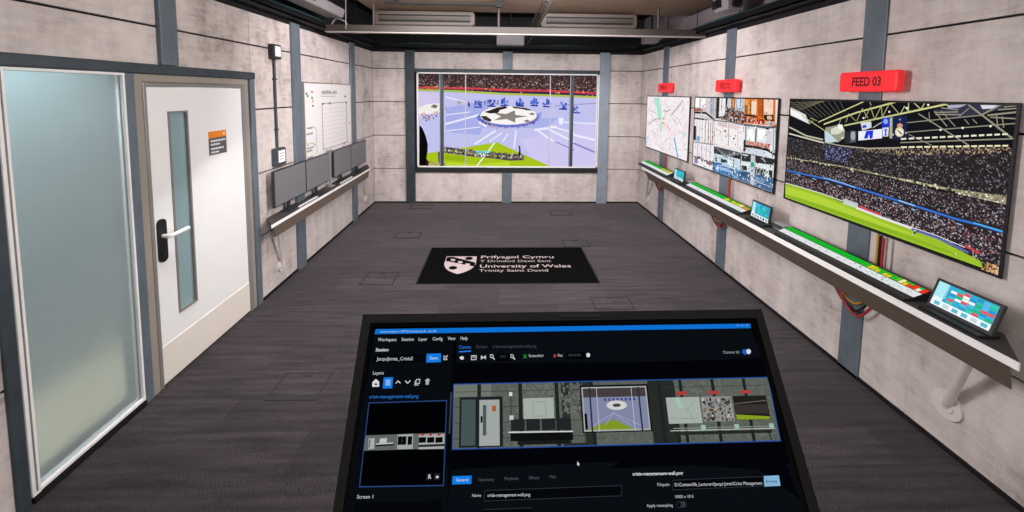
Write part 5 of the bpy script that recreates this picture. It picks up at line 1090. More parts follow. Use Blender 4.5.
# ---- window in the end wall and the stadium seen in it
wn = empty('window_1', ((WX0 + WX1) / 2, D, WZ0), kind='structure')
m = MB(); y0, y1 = D - .03, D + .015
for b in ((-1.325, -1.300, .588, 2.112), (1.560, 1.60, .588, 2.112), (-1.325, 1.60, .588, .608), (-1.325, 1.60, 2.090, 2.112)): m.box(b[0], b[1], y0, y1, b[2], b[3])
m.build('window_frame', WHITE, wn, bevel=.003)
m = MB(); m.box(1.572, 1.578, y0 - .002, y0, .6, 2.1); m.build('frame_groove', GREY, wn)
for x0, x1, mt in ((-.962, -.902, STEELD), (1.128, 1.188, STEELD), (-.557, -.543, LIPW), (.800, .814, LIPW)):
    m = MB(); m.box(x0, x1, y0 + .004, y1, .61, 2.085); m.build('mullion', mt, wn, bevel=.002)
for x in (-.958, 1.132):
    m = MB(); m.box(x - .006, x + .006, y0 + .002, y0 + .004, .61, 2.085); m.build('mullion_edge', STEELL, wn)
vw = empty('stadium_screen', (.13, D + .03, .58), 'wide lit panel behind the window showing a football pitch ceremony and crowd', 'screen')
m = MB(); m.box(-1.333, 1.603, D + .022, D + .06, .577, 2.123); m.build('panel', PLB, vw)
picture('picture', VIEW, (2.93, 1.54), ((-1.33, D + .021, 2.12), (1, 0, 0), (0, 0, -1), (0, -1, 0)), WINP, vw, .0003, 'c2c2ee')

# ---- frosted glass side panel and the corridor behind it
g2 = empty('window_2', (XL, 1.92, 0), kind='structure')
m = MB(); x0, x1 = XL - .03, XL + .016
for b in ((1.641, 1.674, .03, 1.886), (2.178, 2.191, .034, 1.886), (1.672, 2.178, .034, .052), (1.672, 2.178, 1.872, 1.886)): m.box(x0, x1, *b)
m.build('glass_frame', WHITE, g2, bevel=.003)
m = MB(); m.box(x0 + .02, x1 + .003, 1.655, 1.660, .05, 1.87); m.build('frame_groove', GREYF, g2)
m = MB(); m.box(XL - .012, XL, 1.67, 2.178, .05, 1.872); m.build('frosted_pane', FROST, g2)
m = MB(); m.box(XL - .10, XL + .02, 1.646, 2.191, 0, .028); m.build('threshold', BASE, g2)
m = MB(); m.box(XL - .75, XL - .70, 1.0, 3.4, 0, 2.2); tag(m.build('wall_corridor', CORR), kind='structure')
m = MB(); m.box(XL - .70, XL - .12, 1.0, 3.4, -.05, 0); tag(m.build('floor_corridor', CREAM), kind='structure')
m = MB(); m.box(XL - .70, XL - .12, 1.0, 3.4, 2.2, 2.25); tag(m.build('ceiling_corridor', CORR), kind='structure')


# ---- door
dr = empty('door_1', (XL, 2.74, 0), kind='structure')
m = MB()
for b in ((2.252, 2.300, 0, 1.886), (3.203, 3.243, 0, 1.886), (2.300, 3.203, 1.842, 1.886)): m.box(XL - .08, XL + .006, *b)
m.build('outer_frame', BEIGE, dr, bevel=.003)
m = MB()
for b in ((2.300, 2.325, 0, 1.841), (3.160, 3.202, 0, 1.841), (2.325, 3.160, 1.815, 1.841)): m.box(XL - .07, XL + .010, *b)
m.build('architrave', GREYF, dr, bevel=.006)
lf = MB()
for b in ((2.327, 2.475, .012, 1.812), (2.610, 3.158, .012, 1.812), (2.475, 2.610, .012, .398), (2.475, 2.610, 1.658, 1.812)): lf.box(XL - .045, XL, *b)
leaf = lf.build('leaf', DOORW, dr)
m = MB()
for b in ((2.466, 2.478, .39, 1.666), (2.607, 2.619, .39, 1.666), (2.478, 2.607, .39, .401), (2.478, 2.607, 1.655, 1.666)): m.box(XL - .01, XL + .006, *b)
m.build('vision_bead', GREYF, leaf)
m = MB(); m.box(XL - .025, XL - .015, 2.476, 2.609, .399, 1.657); m.build('vision_pane', VISG, leaf)
m = MB(); m.box(XL, XL + .004, 2.328, 3.157, .014, .25); m.build('kick_plate', KICK, leaf, bevel=.001)
hd = MB().rbox((XL + .006, 2.372, .897), (.012, .062, .262), .028, 'x').build('handle_plate', PLB, leaf, bevel=.002)
m = MB(); m.tube([(XL + .01, 2.372, .925), (XL + .055, 2.372, .925)], .013); m.tube(arc([(XL + .052, 2.366, .925), (XL + .058, 2.42, .927), (XL + .058, 2.505, .93)]), .0125)
m.build('lever', WHITE, hd)
m = MB(); m.tube([(XL + .011, 2.372, .82), (XL + .018, 2.372, .82)], .012); m.build('lock_cylinder', DARKG, hd)
m = MB(); m.box(XL, XL + .004, 2.795, 2.968, 1.343, 1.462, 0); m.box(XL, XL + .004, 2.795, 2.968, 1.462, 1.508, 1)
for z, y0, y1 in ((1.44, 2.81, 2.958), (1.415, 2.81, 2.9), (1.385, 2.81, 2.935), (1.36, 2.81, 2.885)):
    y = y0
    while y < y1: wd = random.uniform(.008, .02); m.box(XL + .004, XL + .0046, y, min(y + wd, y1), z - .006, z + .007, 2); y += wd + .004
m.box(XL + .004, XL + .0046, 2.935, 2.952, 1.476, 1.492, 2)
m.build('door_sign', [SLATE, ORANGE, WHITE], leaf)

# ================================================================ LEFT WALL
def junction(y0, y1, z0, z1, label, dial):
    r = empty('junction_box', (XL, (y0 + y1) / 2, z0), label, 'junction box')
    MB().rbox((XL + .025, (y0 + y1) / 2, (z0 + z1) / 2), (.05, y1 - y0, z1 - z0), .012, 'x').build('housing', DARKG if not dial else STEELD, r, bevel=.006)
    MB().rbox((XL + .052, (y0 + y1) / 2, (z0 + z1) / 2 + .004), (.006, (y1 - y0) * .66, (z1 - z0) * .68), .006, 'x').build('cover', WHITE, r, bevel=.001)
    m = MB()
    if dial:
        for i in range(3): m.box(XL + .055, XL + .0565, (y0 + y1) / 2 - .036, (y0 + y1) / 2 + .03 - i * .012, (z0 + z1) / 2 + .03 - i * .026, (z0 + z1) / 2 + .036 - i * .026)
    else: m.box(XL + .055, XL + .0565, (y0 + y1) / 2 - .015, (y0 + y1) / 2 + .015, (z0 + z1) / 2 - .03, (z0 + z1) / 2 - .024)
    m.build('marking', GREY, r)
junction(3.545, 3.67, 2.075, 2.205, 'small white-faced box high on left wall, top of conduit', False)
junction(3.535, 3.69, 1.125, 1.283, 'grey-rimmed white control box low on left wall, bottom of conduit', True)
m = MB(); m.tube([(XL + .014, 3.611, 1.283), (XL + .014, 3.611, 2.075)], .0115)
for z in (1.45, 1.9): m.box(XL, XL + .028, 3.595, 3.627, z - .008, z + .008)
tag(m.build('conduit', STEELD, loc=(XL, 3.611, 1.283)), 'thin dark vertical conduit pipe between two boxes on left wall', 'conduit')

wb = empty('whiteboard', (XL, 4.76, .9), 'large whiteboard with scribbled notes above left desk', 'whiteboard')
m = MB(); m.box(XL, XL + .018, 4.12, 5.385, .90, 1.882); m.build('board', BOARD, wb, bevel=.003)
m = MB()
for b in ((4.105, 4.12, .89, 1.892), (5.385, 5.395, .89, 1.892), (4.12, 5.385, 1.882, 1.892), (4.12, 5.385, .89, .90)): m.box(XL, XL + .024, *b)
m.build('board_frame', GREYF, wb)
m = MB(); sy0, sy1, sz0, sz1 = 4.52, 5.24, 1.13, 1.66; xf = XL + .0185
for b in ((sy0, sy1, sz1 - .008, sz1), (sy0, sy1, sz0, sz0 + .008), (sy0, sy0 + .014, sz0, sz1), (sy1 - .014, sy1, sz0, sz1)): m.box(XL + .018, xf, *b)
m.box(XL + .018, xf, 4.50, 4.92, 1.735, 1.741)
rw = random.Random(5); y = 4.52
while y < 4.9:                                                     # marker scribble heading
    hh = rw.uniform(.02, .05); m.tube([(xf, y, 1.76), (xf, y + .012, 1.76 + hh), (xf, y + .026, 1.765), (xf, y + .03, 1.76 + hh)], .0035, 4); y += .042
for z, w_ in ((1.40, .12), (1.34, .14), (1.19, .13), (1.16, .1), (1.09, .12), (1.06, .14), (1.0, .1), (.96, .13)):
    y = 4.14 + rw.uniform(0, .02); e = y + w_
    while y < e: m.tube([(xf, y, z), (xf, y + .012, z + .018), (xf, y + .02, z)], .004, 4); y += .024
m.tube(arc([(xf, 4.27, 1.42), (xf, 4.37, 1.38), (xf, 4.36, 1.25), (xf, 4.3, 1.2)]), .003, 4); m.tube(arc([(xf, 4.15, 1.2), (xf, 4.22, 1.25), (xf, 4.36, 1.2), (xf, 4.37, 1.12)]), .003, 4)
m.build('writing', INK, wb)
m = MB()
for i in range(9): m.box(XL + .018, XL + .0184, sy0 + .03, sy1 - .03, sz1 - .07 - i * .05, sz1 - .062 - i * .05)
m.build('ruled_lines', PINK, wb)
for y, z, c in ((4.165, 1.77, '2f8a5a'), (4.19, 1.745, '2f8a5a'), (4.29, 1.79, 'd85a30'), (4.285, 1.725, '2f7a5a'), (4.30, 1.69, 'd8b030'), (4.30, 1.64, '3a9a50'), (5.17, 1.735, 'd0a040'), (5.20, 1.73, 'c06a40'), (4.15, 1.25, 'e0d040'), (4.54, 1.655, '55525a'), (4.72, 1.655, '55525a'), (5.22, 1.65, '55525a'), (5.31, 1.38, 'b0a040'), (4.78, 1.03, 'd04030'), (4.86, 1.04, '503040'), (4.95, 1.06, 'd07030'), (5.02, 1.04, 'c03a50'), (5.1, 1.09, 'd88a40'), (5.12, 1.13, 'd04040')):
    MB().tube([(XL + .018, y, z), (XL + .026, y, z)], .0125, 12).build('magnet', mat('magnet_' + c, c, .5), wb)

# desks: a shelf on the wall with an apron and slanting tube struts
def wall_desk(side, depth, yf0, yb0, yf1, yb1, z, th, ap, struts, label, back=.0):
    s = 1 if side < 0 else -1; X = XL if side < 0 else XR
    r = empty('wall_desk', (X, (yf0 + yf1) / 2, z - .6), label, 'desk')
    def xx(o): return X + s * o
    q = [(xx(back), yb0), (xx(depth), yf0), (xx(depth), yf1), (xx(back), yb1)]
    m = MB(); m.hexa([(a, b, z - th) for a, b in q], [(a, b, z) for a, b in q]); m.build('top', DTOP, r, bevel=.002)
    m = MB(); q = [(xx(depth), yf0 + .0), (xx(depth + .006), yf0), (xx(depth + .006), yf1), (xx(depth), yf1)]
    m.hexa([(a, b, z - th) for a, b in q], [(a, b, z + .001) for a, b in q]); m.build('front_edge', WHITE, r)
    a0, a1, az = ap
    m = MB(); q0 = [(xx(a0 - .015), yf0 + .05), (xx(a0), yf0 + .04), (xx(a0), yf1 - .02), (xx(a0 - .015), yf1 - .02)]; q1 = [(xx(a1 - .015), yf0 + .09), (xx(a1), yf0 + .08), (xx(a1), yf1 - .03), (xx(a1 - .015), yf1 - .03)]
    m.hexa([(a, b, az) for a, b in q1], [(a, b, z - th) for a, b in q0]); m.build('apron', APRON, r)
    for yw, zw, yt, of in struts:
        m = MB(); m.tube([(xx(.008), yw, zw), (xx(of), yt, z - th + .003)], (.02 if side > 0 else .013), 16); st = m.build('strut', CHROME, r)
        rr = .07 if side > 0 else .055
        m = MB(); m.tube([(xx(0), yw, zw), (xx(.012), yw, zw)], rr, 28); m.tube([(xx(.012), yw, zw), (xx(.018), yw, zw)], [rr * .55, rr * .5], 24); m.build('flange', CHROME, st)
    for y in ([yf0 + .35, (yf0 + yf1) / 2, yf1 - .35]):
        m = MB(); m.prism([(xx(.002), y - .012, z - th), (xx(a1 - .02), y - .012, z - th), (xx(.002), y - .012, z - th - .09)], (0, .024, 0)); m.build('bracket', BLACK, r)
wall_desk(-1, .15, 3.235, 3.44, 5.71, 6.05, .694, .024, (.146, .135, .565), [(3.626, .185, 3.42, .10), (5.937, .195, 5.66, .10)], 'narrow white-edged shelf desk on left wall carrying four grey monitors')
wall_desk(1, .25, 1.41, 1.60, 5.55, 5.98, .764, .032, (.238, .16, .59), [(1.831, .237, 1.60, .18), (5.977, .193, 5.50, .18)], 'long white-edged shelf desk along right wall with meter consoles', back=.066)

# monitors on the left desk
def monitor(y0, y1, label):
    r = empty('desk_monitor', (XL + .07, (y0 + y1) / 2, .694), label, 'monitor', 'grey monitors on the left desk')
    z0, z1 = .778, 1.101; yc = (y0 + y1) / 2
    m = MB(); m.box(XL + .052, XL + .078, y0, y1, z0, z1); m.build('casing', DARKG, r, bevel=.004)
    m = MB(); m.box(XL + .078, XL + .0795, y0 + .008, y1 - .008, z0 + .012, z1 - .008); m.build('screen', MONG, r)
    m = MB(); m.box(XL + .04, XL + .052, yc - .025, yc + .025, .701, .95); m.build('stand', DARKG, r)
    m = MB(); m.box(XL + .025, XL + .115, yc - .11, yc + .11, .694, .702); m.build('foot', DARKG, r, bevel=.003)
monitor(3.430, 3.984, 'dark grey monitor at the near end of left desk, closest to the door')
monitor(3.990, 4.530, 'dark grey monitor on left desk, second from the door')
monitor(4.660, 5.190, 'dark grey monitor on left desk, just past the gap in the row')
monitor(5.196, 5.780, 'dark grey monitor at far end of left desk, nearest the back corner')
def keyboard(y0, y1, label):
    r = empty('keyboard', (XL + .12, (y0 + y1) / 2, .694), label, 'keyboard')
    m = MB(); m.box(XL + .119, XL + .144, y0, y1, .694, .708); m.build('case', GREY, r, bevel=.003)
    m = MB(); n = int((y1 - y0) / .022)
    for i in range(n):
        for x in (.123, .133): m.box(XL + x, XL + x + .007, y0 + .006 + i * .022, y0 + .022 + i * .022, .708, .711)
    m.build('keys', WHITE, r)
keyboard(3.72, 4.10, 'slim white keyboard below the two monitors nearest the door'); keyboard(4.70, 5.08, 'slim white keyboard below the two far monitors')
r = empty('camera_clip', (XL + .065, 4.60, .694), 'slim pale post standing in gap between monitor pairs on left desk', 'post')
m = MB(); m.box(XL + .05, XL + .07, 4.57, 4.61, .702, 1.10); m.build('post', GREY, r, bevel=.004)
m = MB(); m.box(XL + .035, XL + .095, 4.545, 4.645, .694, .702); m.build('foot', GREY, r)
m = MB(); m.box(XL + .045, XL + .078, 4.562, 4.618, 1.10, 1.125); m.build('clip_head', LIP, r, bevel=.004)

# ================================================================ RIGHT WALL
def wall_screen(y0, y1, items, label, seed, base):
    r = empty('wall_screen', (XR, (y0 + y1) / 2, .99), label, 'screen')
    k = 1.0170; y0 *= k; y1 *= k; z0, z1 = 1.8 - .805 * k, 1.8 - .022 * k
    items = [tuple([(a * k, c * k) for a, c in q] if isinstance(q, list) and isinstance(q[0], tuple) else q for q in it) for it in items]
    m = MB(); m.box(XR - .019, XR - .0125, y0, y1, z0, z1); m.build('casing', PLB, r, bevel=.003)
    m = MB(); m.box(XR - .0125, XR - .001, (y0 + y1) / 2 - .30, (y0 + y1) / 2 + .30, 1.25, 1.55); m.build('wall_bracket', BLACK, r)
    b = .012; m = MB()
    for q in ((y0, y0 + b, z0, z1), (y1 - b, y1, z0, z1), (y0 + b, y1 - b, z0, z0 + b), (y0 + b, y1 - b, z1 - b, z1)): m.box(XR - .022, XR - .019, *q)
    m.build('bezel', PLB, r)
    picture('display', items, (y1 - y0 - 2 * b, z1 - z0 - 2 * b), ((XR - .0195, y1 - b, z1 - b), (0, -1, 0), (0, 0, -1), (-1, 0, 0)), SCRP, r, .00025, base, seed)
rm = random.Random(11)
for i in range(120):
    a, b = rm.uniform(.03, 1.3), rm.uniform(.03, .72); t = rm.choice((.5, .5, 2.1, 2.1, 1.2, 2.7)) + rm.uniform(-.25, .25); l = rm.uniform(.03, .16)
    MAP.append(('l', rm.choice(('dcc6d2', 'd2bcca', 'e6c8cc', 'c9c2cc', 'e0d0b8', 'ffffff', 'd8c4cc')), 1, rm.uniform(.004, .010), [(a, b), (a + l * math.cos(t), b + l * math.sin(t))]))
for i in range(420):
    a, q = rm.uniform(.0, 1.33), rm.uniform(.0, .74); t = rm.choice((.5, 2.1, 1.2, 2.7)) + rm.uniform(-.2, .2); l = rm.uniform(.02, .10)
    MAP.append(('l', rm.choice(('e4cdd6', 'dcc4d0', 'ecd2d6', 'e8dce2', 'ffffff', 'd4c6d0')), 1, rm.uniform(.004, .012), [(a, q), (a + l * math.cos(t), q + l * math.sin(t))]))
wall_screen(4.600, 5.972, MAP, 'wall screen showing a pale street map, farthest of the three', 3, 'f6eef1')
wall_screen(3.112, 4.488, CCTV, 'wall screen showing a grid of building interior camera views, middle of three', 4, 'e9e3e4')
wall_screen(1.636, 2.995, STADIUM, 'large wall screen showing a packed stadium with pitch, nearest of the three', 5, '15151a')
def feed_sign(y0, y1, text, label):
    z0, z1 = 1.828, 1.952; yc = (y0 + y1) / 2
    r = empty('feed_sign', (XR, yc, z0), label, 'sign', 'red feed signs above the wall screens')
    MB().rbox((XR - .052, yc, (z0 + z1) / 2), (.046, y1 - y0, z1 - z0), .018, 'x').build('housing', RED, r, bevel=.012, seg=3)
    m = MB(); letters(m, text, (XR - .0745, yc + (y1 - y0) * .25, z0 + .036), (0, -1, 0), (0, 0, 1), (y1 - y0) * .50, .052, 1.6); m.build('lettering', REDT, r)
    m = MB(); m.box(XR - .012, XR, yc - .06, yc + .06, z0 + .02, z1 - .02); m.build('mount', BLACK, r)
feed_sign(2.16, 2.545, 'FEED 03', 'red box sign reading FEED 03 above stadium screen'); feed_sign(3.69, 4.045, 'FEED 02', 'red box sign reading FEED 02 above camera views screen'); feed_sign(5.14, 5.54, 'FEED 01', 'red box sign reading FEED 01 above map screen')

DZ = .764
def console(y0, y1, frac, label, seed):
    r = empty('meter_console', (XR - .13, (y0 + y1) / 2, DZ), label, 'console', 'meter consoles along the right desk')
    rc = random.Random(seed); X = XR
    f = lambda o, z: (X - o, z)
    m = MB(); pr = [f(.07, DZ), f(.215, DZ), f(.215, DZ + .012), f(.203, DZ + .014), f(.10, DZ + .050), f(.07, DZ + .050)]
    m.prism([(a, y1, b) for a, b in pr], (0, y0 - y1, 0)); body = m.build('body', DARKG, r, bevel=.002)
    A = Vector((X - .10, y1, DZ + .051)); B = Vector((X - .203, y1, DZ + .015)); dn = (B - A).normalized(); ln = (B - A).length; R = Vector((0, -1, 0)); n = R.cross(-dn)
    W = y1 - y0; N = 44; it = []
    for i in range(N):
        t = i / N; c = '10b828' if t < frac[0] else ('b8c820' if t < frac[1] else rc.choice(('f0b818', '58b828', 'f0e060', 'e0e0a0') if t < frac[2] else ('e83820', 'f08a20', 'f0e0c0', 'e82c20')))
        if frac[0] <= t < frac[1]: c = rc.choice(('a8d020', '30b828', 'e8d020', 'd8c820'))
        it.append(('p', c, 1, [(W * t + .0015, 0), (W * t + .0015, ln * .36), (W * (i + 1) / N - .0015, ln * .36), (W * (i + 1) / N - .0015, 0)]))
        if frac[0] <= t and rc.random() < .6: it.append(('p', '20b030', 2, [(W * t + .0015, 0), (W * t + .0015, ln * .15), (W * (i + 1) / N - .0015, ln * .15), (W * (i + 1) / N - .0015, 0)]))
    picture('meter_lights', it, (W, ln * .38), (A, R, dn, n), LED, r, .0004, '0a3010')
    it = []
    for i in range(70):
        a = rc.uniform(.01, W - .03); b = rc.uniform(.004, ln * .42); it.append(('p', rc.choice(('a8acae', 'b8c8c8', '6a7074', '90b8b4')), 1, [(a, b), (a, b + .006), (a + rc.uniform(.006, .02), b + .006), (a + .006, b)]))
    picture('channel_strip', it, (W, ln * .44), (A + dn * ln * .40, R, dn, n), LED, r, .0004, 'd6dada')
    m = MB()
    for i in range(int(W / .05)): m.box(X - .240, X - .216, y0 + .001 + i * .05, y0 + .050 + i * .05, DZ, DZ + .008)
    m.build('key_row', PLB, r, bevel=.002)
console(4.86, 5.80, (.62, .86, 1), 'meter console at far end of right desk with green bar', 1)
console(3.31, 4.345, (.62, .86, .9), 'meter console in middle of right desk, green bar turning yellow and red', 2)
console(1.875, 2.855, (.62, .82, .9), 'meter console nearest the viewer on right desk, under the stadium screen', 3)
def touch(y0, y1, label, seed, z1=.915, lean=.012):
    yc = (y0 + y1) / 2; r = empty('touch_monitor', (XR - .16, yc, DZ), label, 'monitor', 'small touch monitors on the right desk')
    A = Vector((XR - .175 + lean, y1, z1)); B = Vector((XR - .18, y1, DZ + .012)); dn = (B - A).normalized(); R = Vector((0, -1, 0)); n = R.cross(-dn); H = (B - A).length; W = y1 - y0
    m = MB(); q = [A, A + R * W, A + R * W + dn * H, A + dn * H]; m.hexa([p - n * .016 for p in q], q); m.build('casing', DARKG, r, bevel=.003)
    rc = random.Random(seed); it = [('p', '3aa4cc', 1, [(.04, 0), (.04, .1), (.3, .1), (.3, 0)])]; pw, ph = W - .028, H - .03
    it.append(('p', 'a8e0ea', 1, [(0, 0), (0, ph * .62), (pw * .2, ph * .62), (pw * .2, 0)]))
    for i in range(7):
        for j in range(6):
            a = pw * (.25 + .107 * i); b = ph * (.05 + .115 * j); it.append(('p', rc.choice(('30b8a0', '38c8a8', '2a90c8', '30a8d0', '28b070', '38c0d0', '58b8e0') + (('e85048', 'f0f0e8') if seed == 3 else ())), 2, [(a, b), (a, b + ph * .1), (a + pw * .1, b + ph * .1), (a + pw * .1, b)]))
    it.append(('p', '2a88c8', 1, [(pw * .22, ph * .30), (pw * .22, ph * .5), (pw, ph * .5), (pw, ph * .30)]))
    it.append(('p', 'e8eef2', 3, [(0, ph * .74), (0, ph), (pw, ph), (pw, ph * .74)]))
    for i in range(6): it.append(('p', rc.choice(('404850', '889098', 'c0d0d8', '58b8c8')), 4, [(pw * (.06 + .16 * i), ph * .80), (pw * (.06 + .16 * i), ph * .95), (pw * (.16 + .16 * i), ph * .95), (pw * (.16 + .16 * i), ph * .80)]))
    picture('display', it, (pw, ph), (A + R * .014 + dn * .012 + n * .001, R, dn, n), LED, r, .0003, 'd8eef2')
    m = MB(); m.box(XR - .225, XR - .13, y0 + .005, y1 - .005, DZ, DZ + .014); m.build('base', PLB, r, bevel=.003)
    m = MB(); m.prism([(XR - .16, yc - .02, DZ + .01), (XR - .10, yc - .02, DZ + .01), (XR - .14, yc - .02, DZ + .07)], (0, .04, 0)); m.build('prop', DARKG, r)
touch(4.43, 4.69, 'small touch monitor at far end of right desk, below the map screen', 1); touch(2.975, 3.21, 'small touch monitor mid desk below gap between camera and stadium screens', 2, .928); touch(1.56, 1.822, 'tilted touch monitor at near end of right desk by the frame edge', 3, .915, .045)
for y0, y1, lb in ((4.355, 4.43, 'small grey box beside the far touch monitor on right desk'), (2.865, 2.985, 'grey box beside the middle touch monitor on right desk')):
    r = empty('connector_box', (XR - .1, (y0 + y1) / 2, DZ), lb, 'box')
    m = MB(); m.box(XR - .14, XR - .07, y0, y1, DZ, DZ + .05); m.build('housing', GREY, r, bevel=.004)
    m = MB(); m.box(XR - .142, XR - .14, y0 + .01, y1 - .01, DZ + .012, DZ + .04); m.build('socket_plate', STEELD, r)

# cables that drop from the screens behind the desk and hang in loops below it
def cables(yc, where, cols):
    rc = random.Random(int(yc * 100))
    for k, (c, dy, sag, wd) in enumerate(cols):
        y = yc + dy; o = lo = .022 + .016 * k                        # each cable keeps to its own plane beside the wall
        pts = [(XR - o, y, .980), (XR - o, y, .80), (XR - o, y, .69), (XR - lo, y + .01, .60), (XR - lo, y + wd * .4, .60 - sag), (XR - lo, y + wd * .85, .62 - sag * .5), (XR - lo, y + wd, .70), (XR - lo, y + wd - .02, .728)]
        m = MB(); m.tube(arc(pts, 8), .007, 8); o_ = m.build('cable', CAB[c] if c in CAB else BROWNC, loc=(XR - .03, y, .5))
        tag(o_, '%s cable dropping behind desk and looping %s' % (c, where), 'cable', 'cables looped under the right desk')
    
cables(2.215, 'below stadium screen', (('yellow', .03, .12, .31), ('black', 0, .16, .34), ('red', -.035, .17, .32)))
cables(3.765, 'below camera views screen', (('yellow', .03, .10, .34), ('black', 0, .15, .36), ('red', -.035, .14, .30)))
cables(5.29, 'below map screen', (('yellow', .03, .10, .34), ('black', 0, .15, .36), ('red', -.035, .14, .30)))

# ================================================================ CEILING
def ac(x0, x1, label):
    r = empty('ceiling_unit', ((x0 + x1) / 2, 4.85, CZ - .15), label, 'air unit', 'ceiling air units')
    y0, y1, z0, z1 = 4.68, 4.98, 2.57, 2.728
    MB().rbox(((x0 + x1) / 2, (y0 + y1) / 2, (z0 + z1) / 2), (x1 - x0, y1 - y0, z1 - z0), .03, 'y').build('casing', LIP if False else mat('ceiling_unit_casing', '4a413b', .5), r, bevel=.006)
    for z, h_ in ((2.672, .016), (2.605, .022)):
        m = MB(); m.box(x0 + .06, x1 - .05, y0 - .004, y0, z, z + h_); m.build('vent_slot', BLACK, r)
    m = MB(); m.box(x0 + .06, x1 - .05, y0 - .014, y0, 2.632, 2.662); m.build('louvre', TAUPE, r, bevel=.004)
    for x in (x0 + .2, x1 - .2):
        m = MB(); m.box(x - .02, x + .02, 4.72, 4.76, z1, CZ); m.build('hanger', BLACK, r)
ac(-1.46, -.30, 'slim beige ceiling air unit above left half of cross bar'); ac(.47, 1.60, 'slim beige ceiling air unit above right half of cross bar')
r = empty('ceiling_bar', (.2, 4.42, 2.43), 'long taupe equipment bar hung across the ceiling', 'bar')
m = MB(); m.box(-1.89, 2.28, 4.40, 4.46, 2.445, 2.518); m.build('rail', TAUPE, r, bevel=.004)
m = MB(); m.box(-1.89, 2.28, 4.394, 4.45, 2.432, 2.445); m.build('lower_lip', LIP, r)
for x in (-1.38, -.02, 1.75):
    m = MB(); m.tube([(x, 4.43, 2.518), (x, 4.43, CZ + .0)], .014, 12); m.build('hanger', TAUPE, r)
m = MB(); m.tube(arc([(-1.83, 4.42, 2.52), (-1.78, 4.42, 2.58), (-1.70, 4.42, 2.56), (-1.66, 4.42, 2.52)]), .008, 8); m.build('cable_loop', LIP, r)
m = MB(); m.tube([(-1.655, 4.36, 2.46), (-1.645, 4.36, 2.99)], .005, 8); tag(m.build('hanging_cord', LIP, loc=(-1.65, 4.36, 2.46)), 'thin pale cord hanging from ceiling to left end of cross bar', 'cord')
# lattice cable ladder
r = empty('cable_ladder', (.42, 4.6, 2.54), 'lattice metal cable ladder running along ceiling over the bar', 'ladder')
for x in (.37, .47):
    m = MB(); m.tube([(x, 3.2, 2.62), (x, 6.15, 2.62)], .006, 8); m.build('side_rail', TAUPE, r)
m = MB(); m.tube([(.42, 3.2, 2.55), (.42, 6.15, 2.55)], .008, 8); m.build('side_rail', TAUPE, r)
for a, c in (((.37, 2.62), (.47, 2.62)), ((.47, 2.62), (.42, 2.55)), ((.42, 2.55), (.37, 2.62))):    # one zigzag rod per side
    m = MB(); m.tube([(a[0], 3.22 + i * .075, a[1]) if i % 2 == 0 else (c[0], 3.22 + i * .075, c[1]) for i in range(39)], .0038, 6); m.build('lattice', TAUPE, r)
# boxes below the bar
def hung(x0, x1, y, z0, z1, label):
    r = empty('ceiling_speaker', ((x0 + x1) / 2, y, z0), label, 'speaker')
    m = MB(); m.box(x0, x1, y, y + .18, z0, z1); m.build('housing', PALE, r, bevel=.008)
    m = MB(); m.box(x0 + .015, x1 - .015, y - .004, y, z0 + .015, z1 - .012); m.build('front_grille', mat('grille', '706d6f', .6, var=.1, scale=200), r)
    m = MB(); m.tube([((x0 + x1) / 2, y + .09, z1), ((x0 + x1) / 2, y + .09, 3.0)], .012, 8); m.build('hanger', BLACK, r)
hung(-.05, .32, 5.4, 2.445, 2.575, 'pale box speaker hung below cross bar near the middle of ceiling'); hung(1.98, 2.21, 5.42, 2.50, 2.60, 'pale box speaker hung in the ceiling above right back corner'); hung(-1.98, -1.80, 5.2, 2.555, 2.63, 'pale box speaker hung in the ceiling above left back corner')
# projectors
def projector(x0, x1, y0, y1, z0, z1, label, s):
    r = empty('projector', ((x0 + x1) / 2, (y0 + y1) / 2, z0), label, 'projector')
    m = MB(); m.hexa([(x0 + .02, y0 + .02, z0), (x1 - .02, y0 + .02, z0), (x1 - .02, y1 - .02, z0), (x0 + .02, y1 - .02, z0)], [(x0, y0, z1), (x1, y0, z1), (x1, y1, z1), (x0, y1, z1)]); m.build('casing', PALE, r, bevel=.012)
    xm = (x0 + x1) / 2
    m = MB(); m.tube([(xm, y0 + .05, z0 + .05), (xm, y0 - .012, z0 + .05)], .04, 20); m.build('lens', PLB, r)
    m = MB()
    for i in range(5): m.box(x1 - .004 if s > 0 else x0 - .002, x1 + .002 if s > 0 else x0 + .004, y0 + .1 + i * .03, y0 + .115 + i * .03, z0 + .03, z1 - .03)
    m.build('vents', BLACK, r)
    m = MB(); m.tube([(xm, (y0 + y1) / 2, z1), (xm, (y0 + y1) / 2, 2.99)], .025, 12); m.build('mount', BLACK, r)
projector(-1.87, -1.66, 3.45, 4.38, 2.575, 2.67, 'long pale grey projector housing along ceiling above left wall', 1); projector(1.96, 2.14, 3.45, 3.70, 2.55, 2.69, 'pale grey projector at the ceiling above right wall', -1)
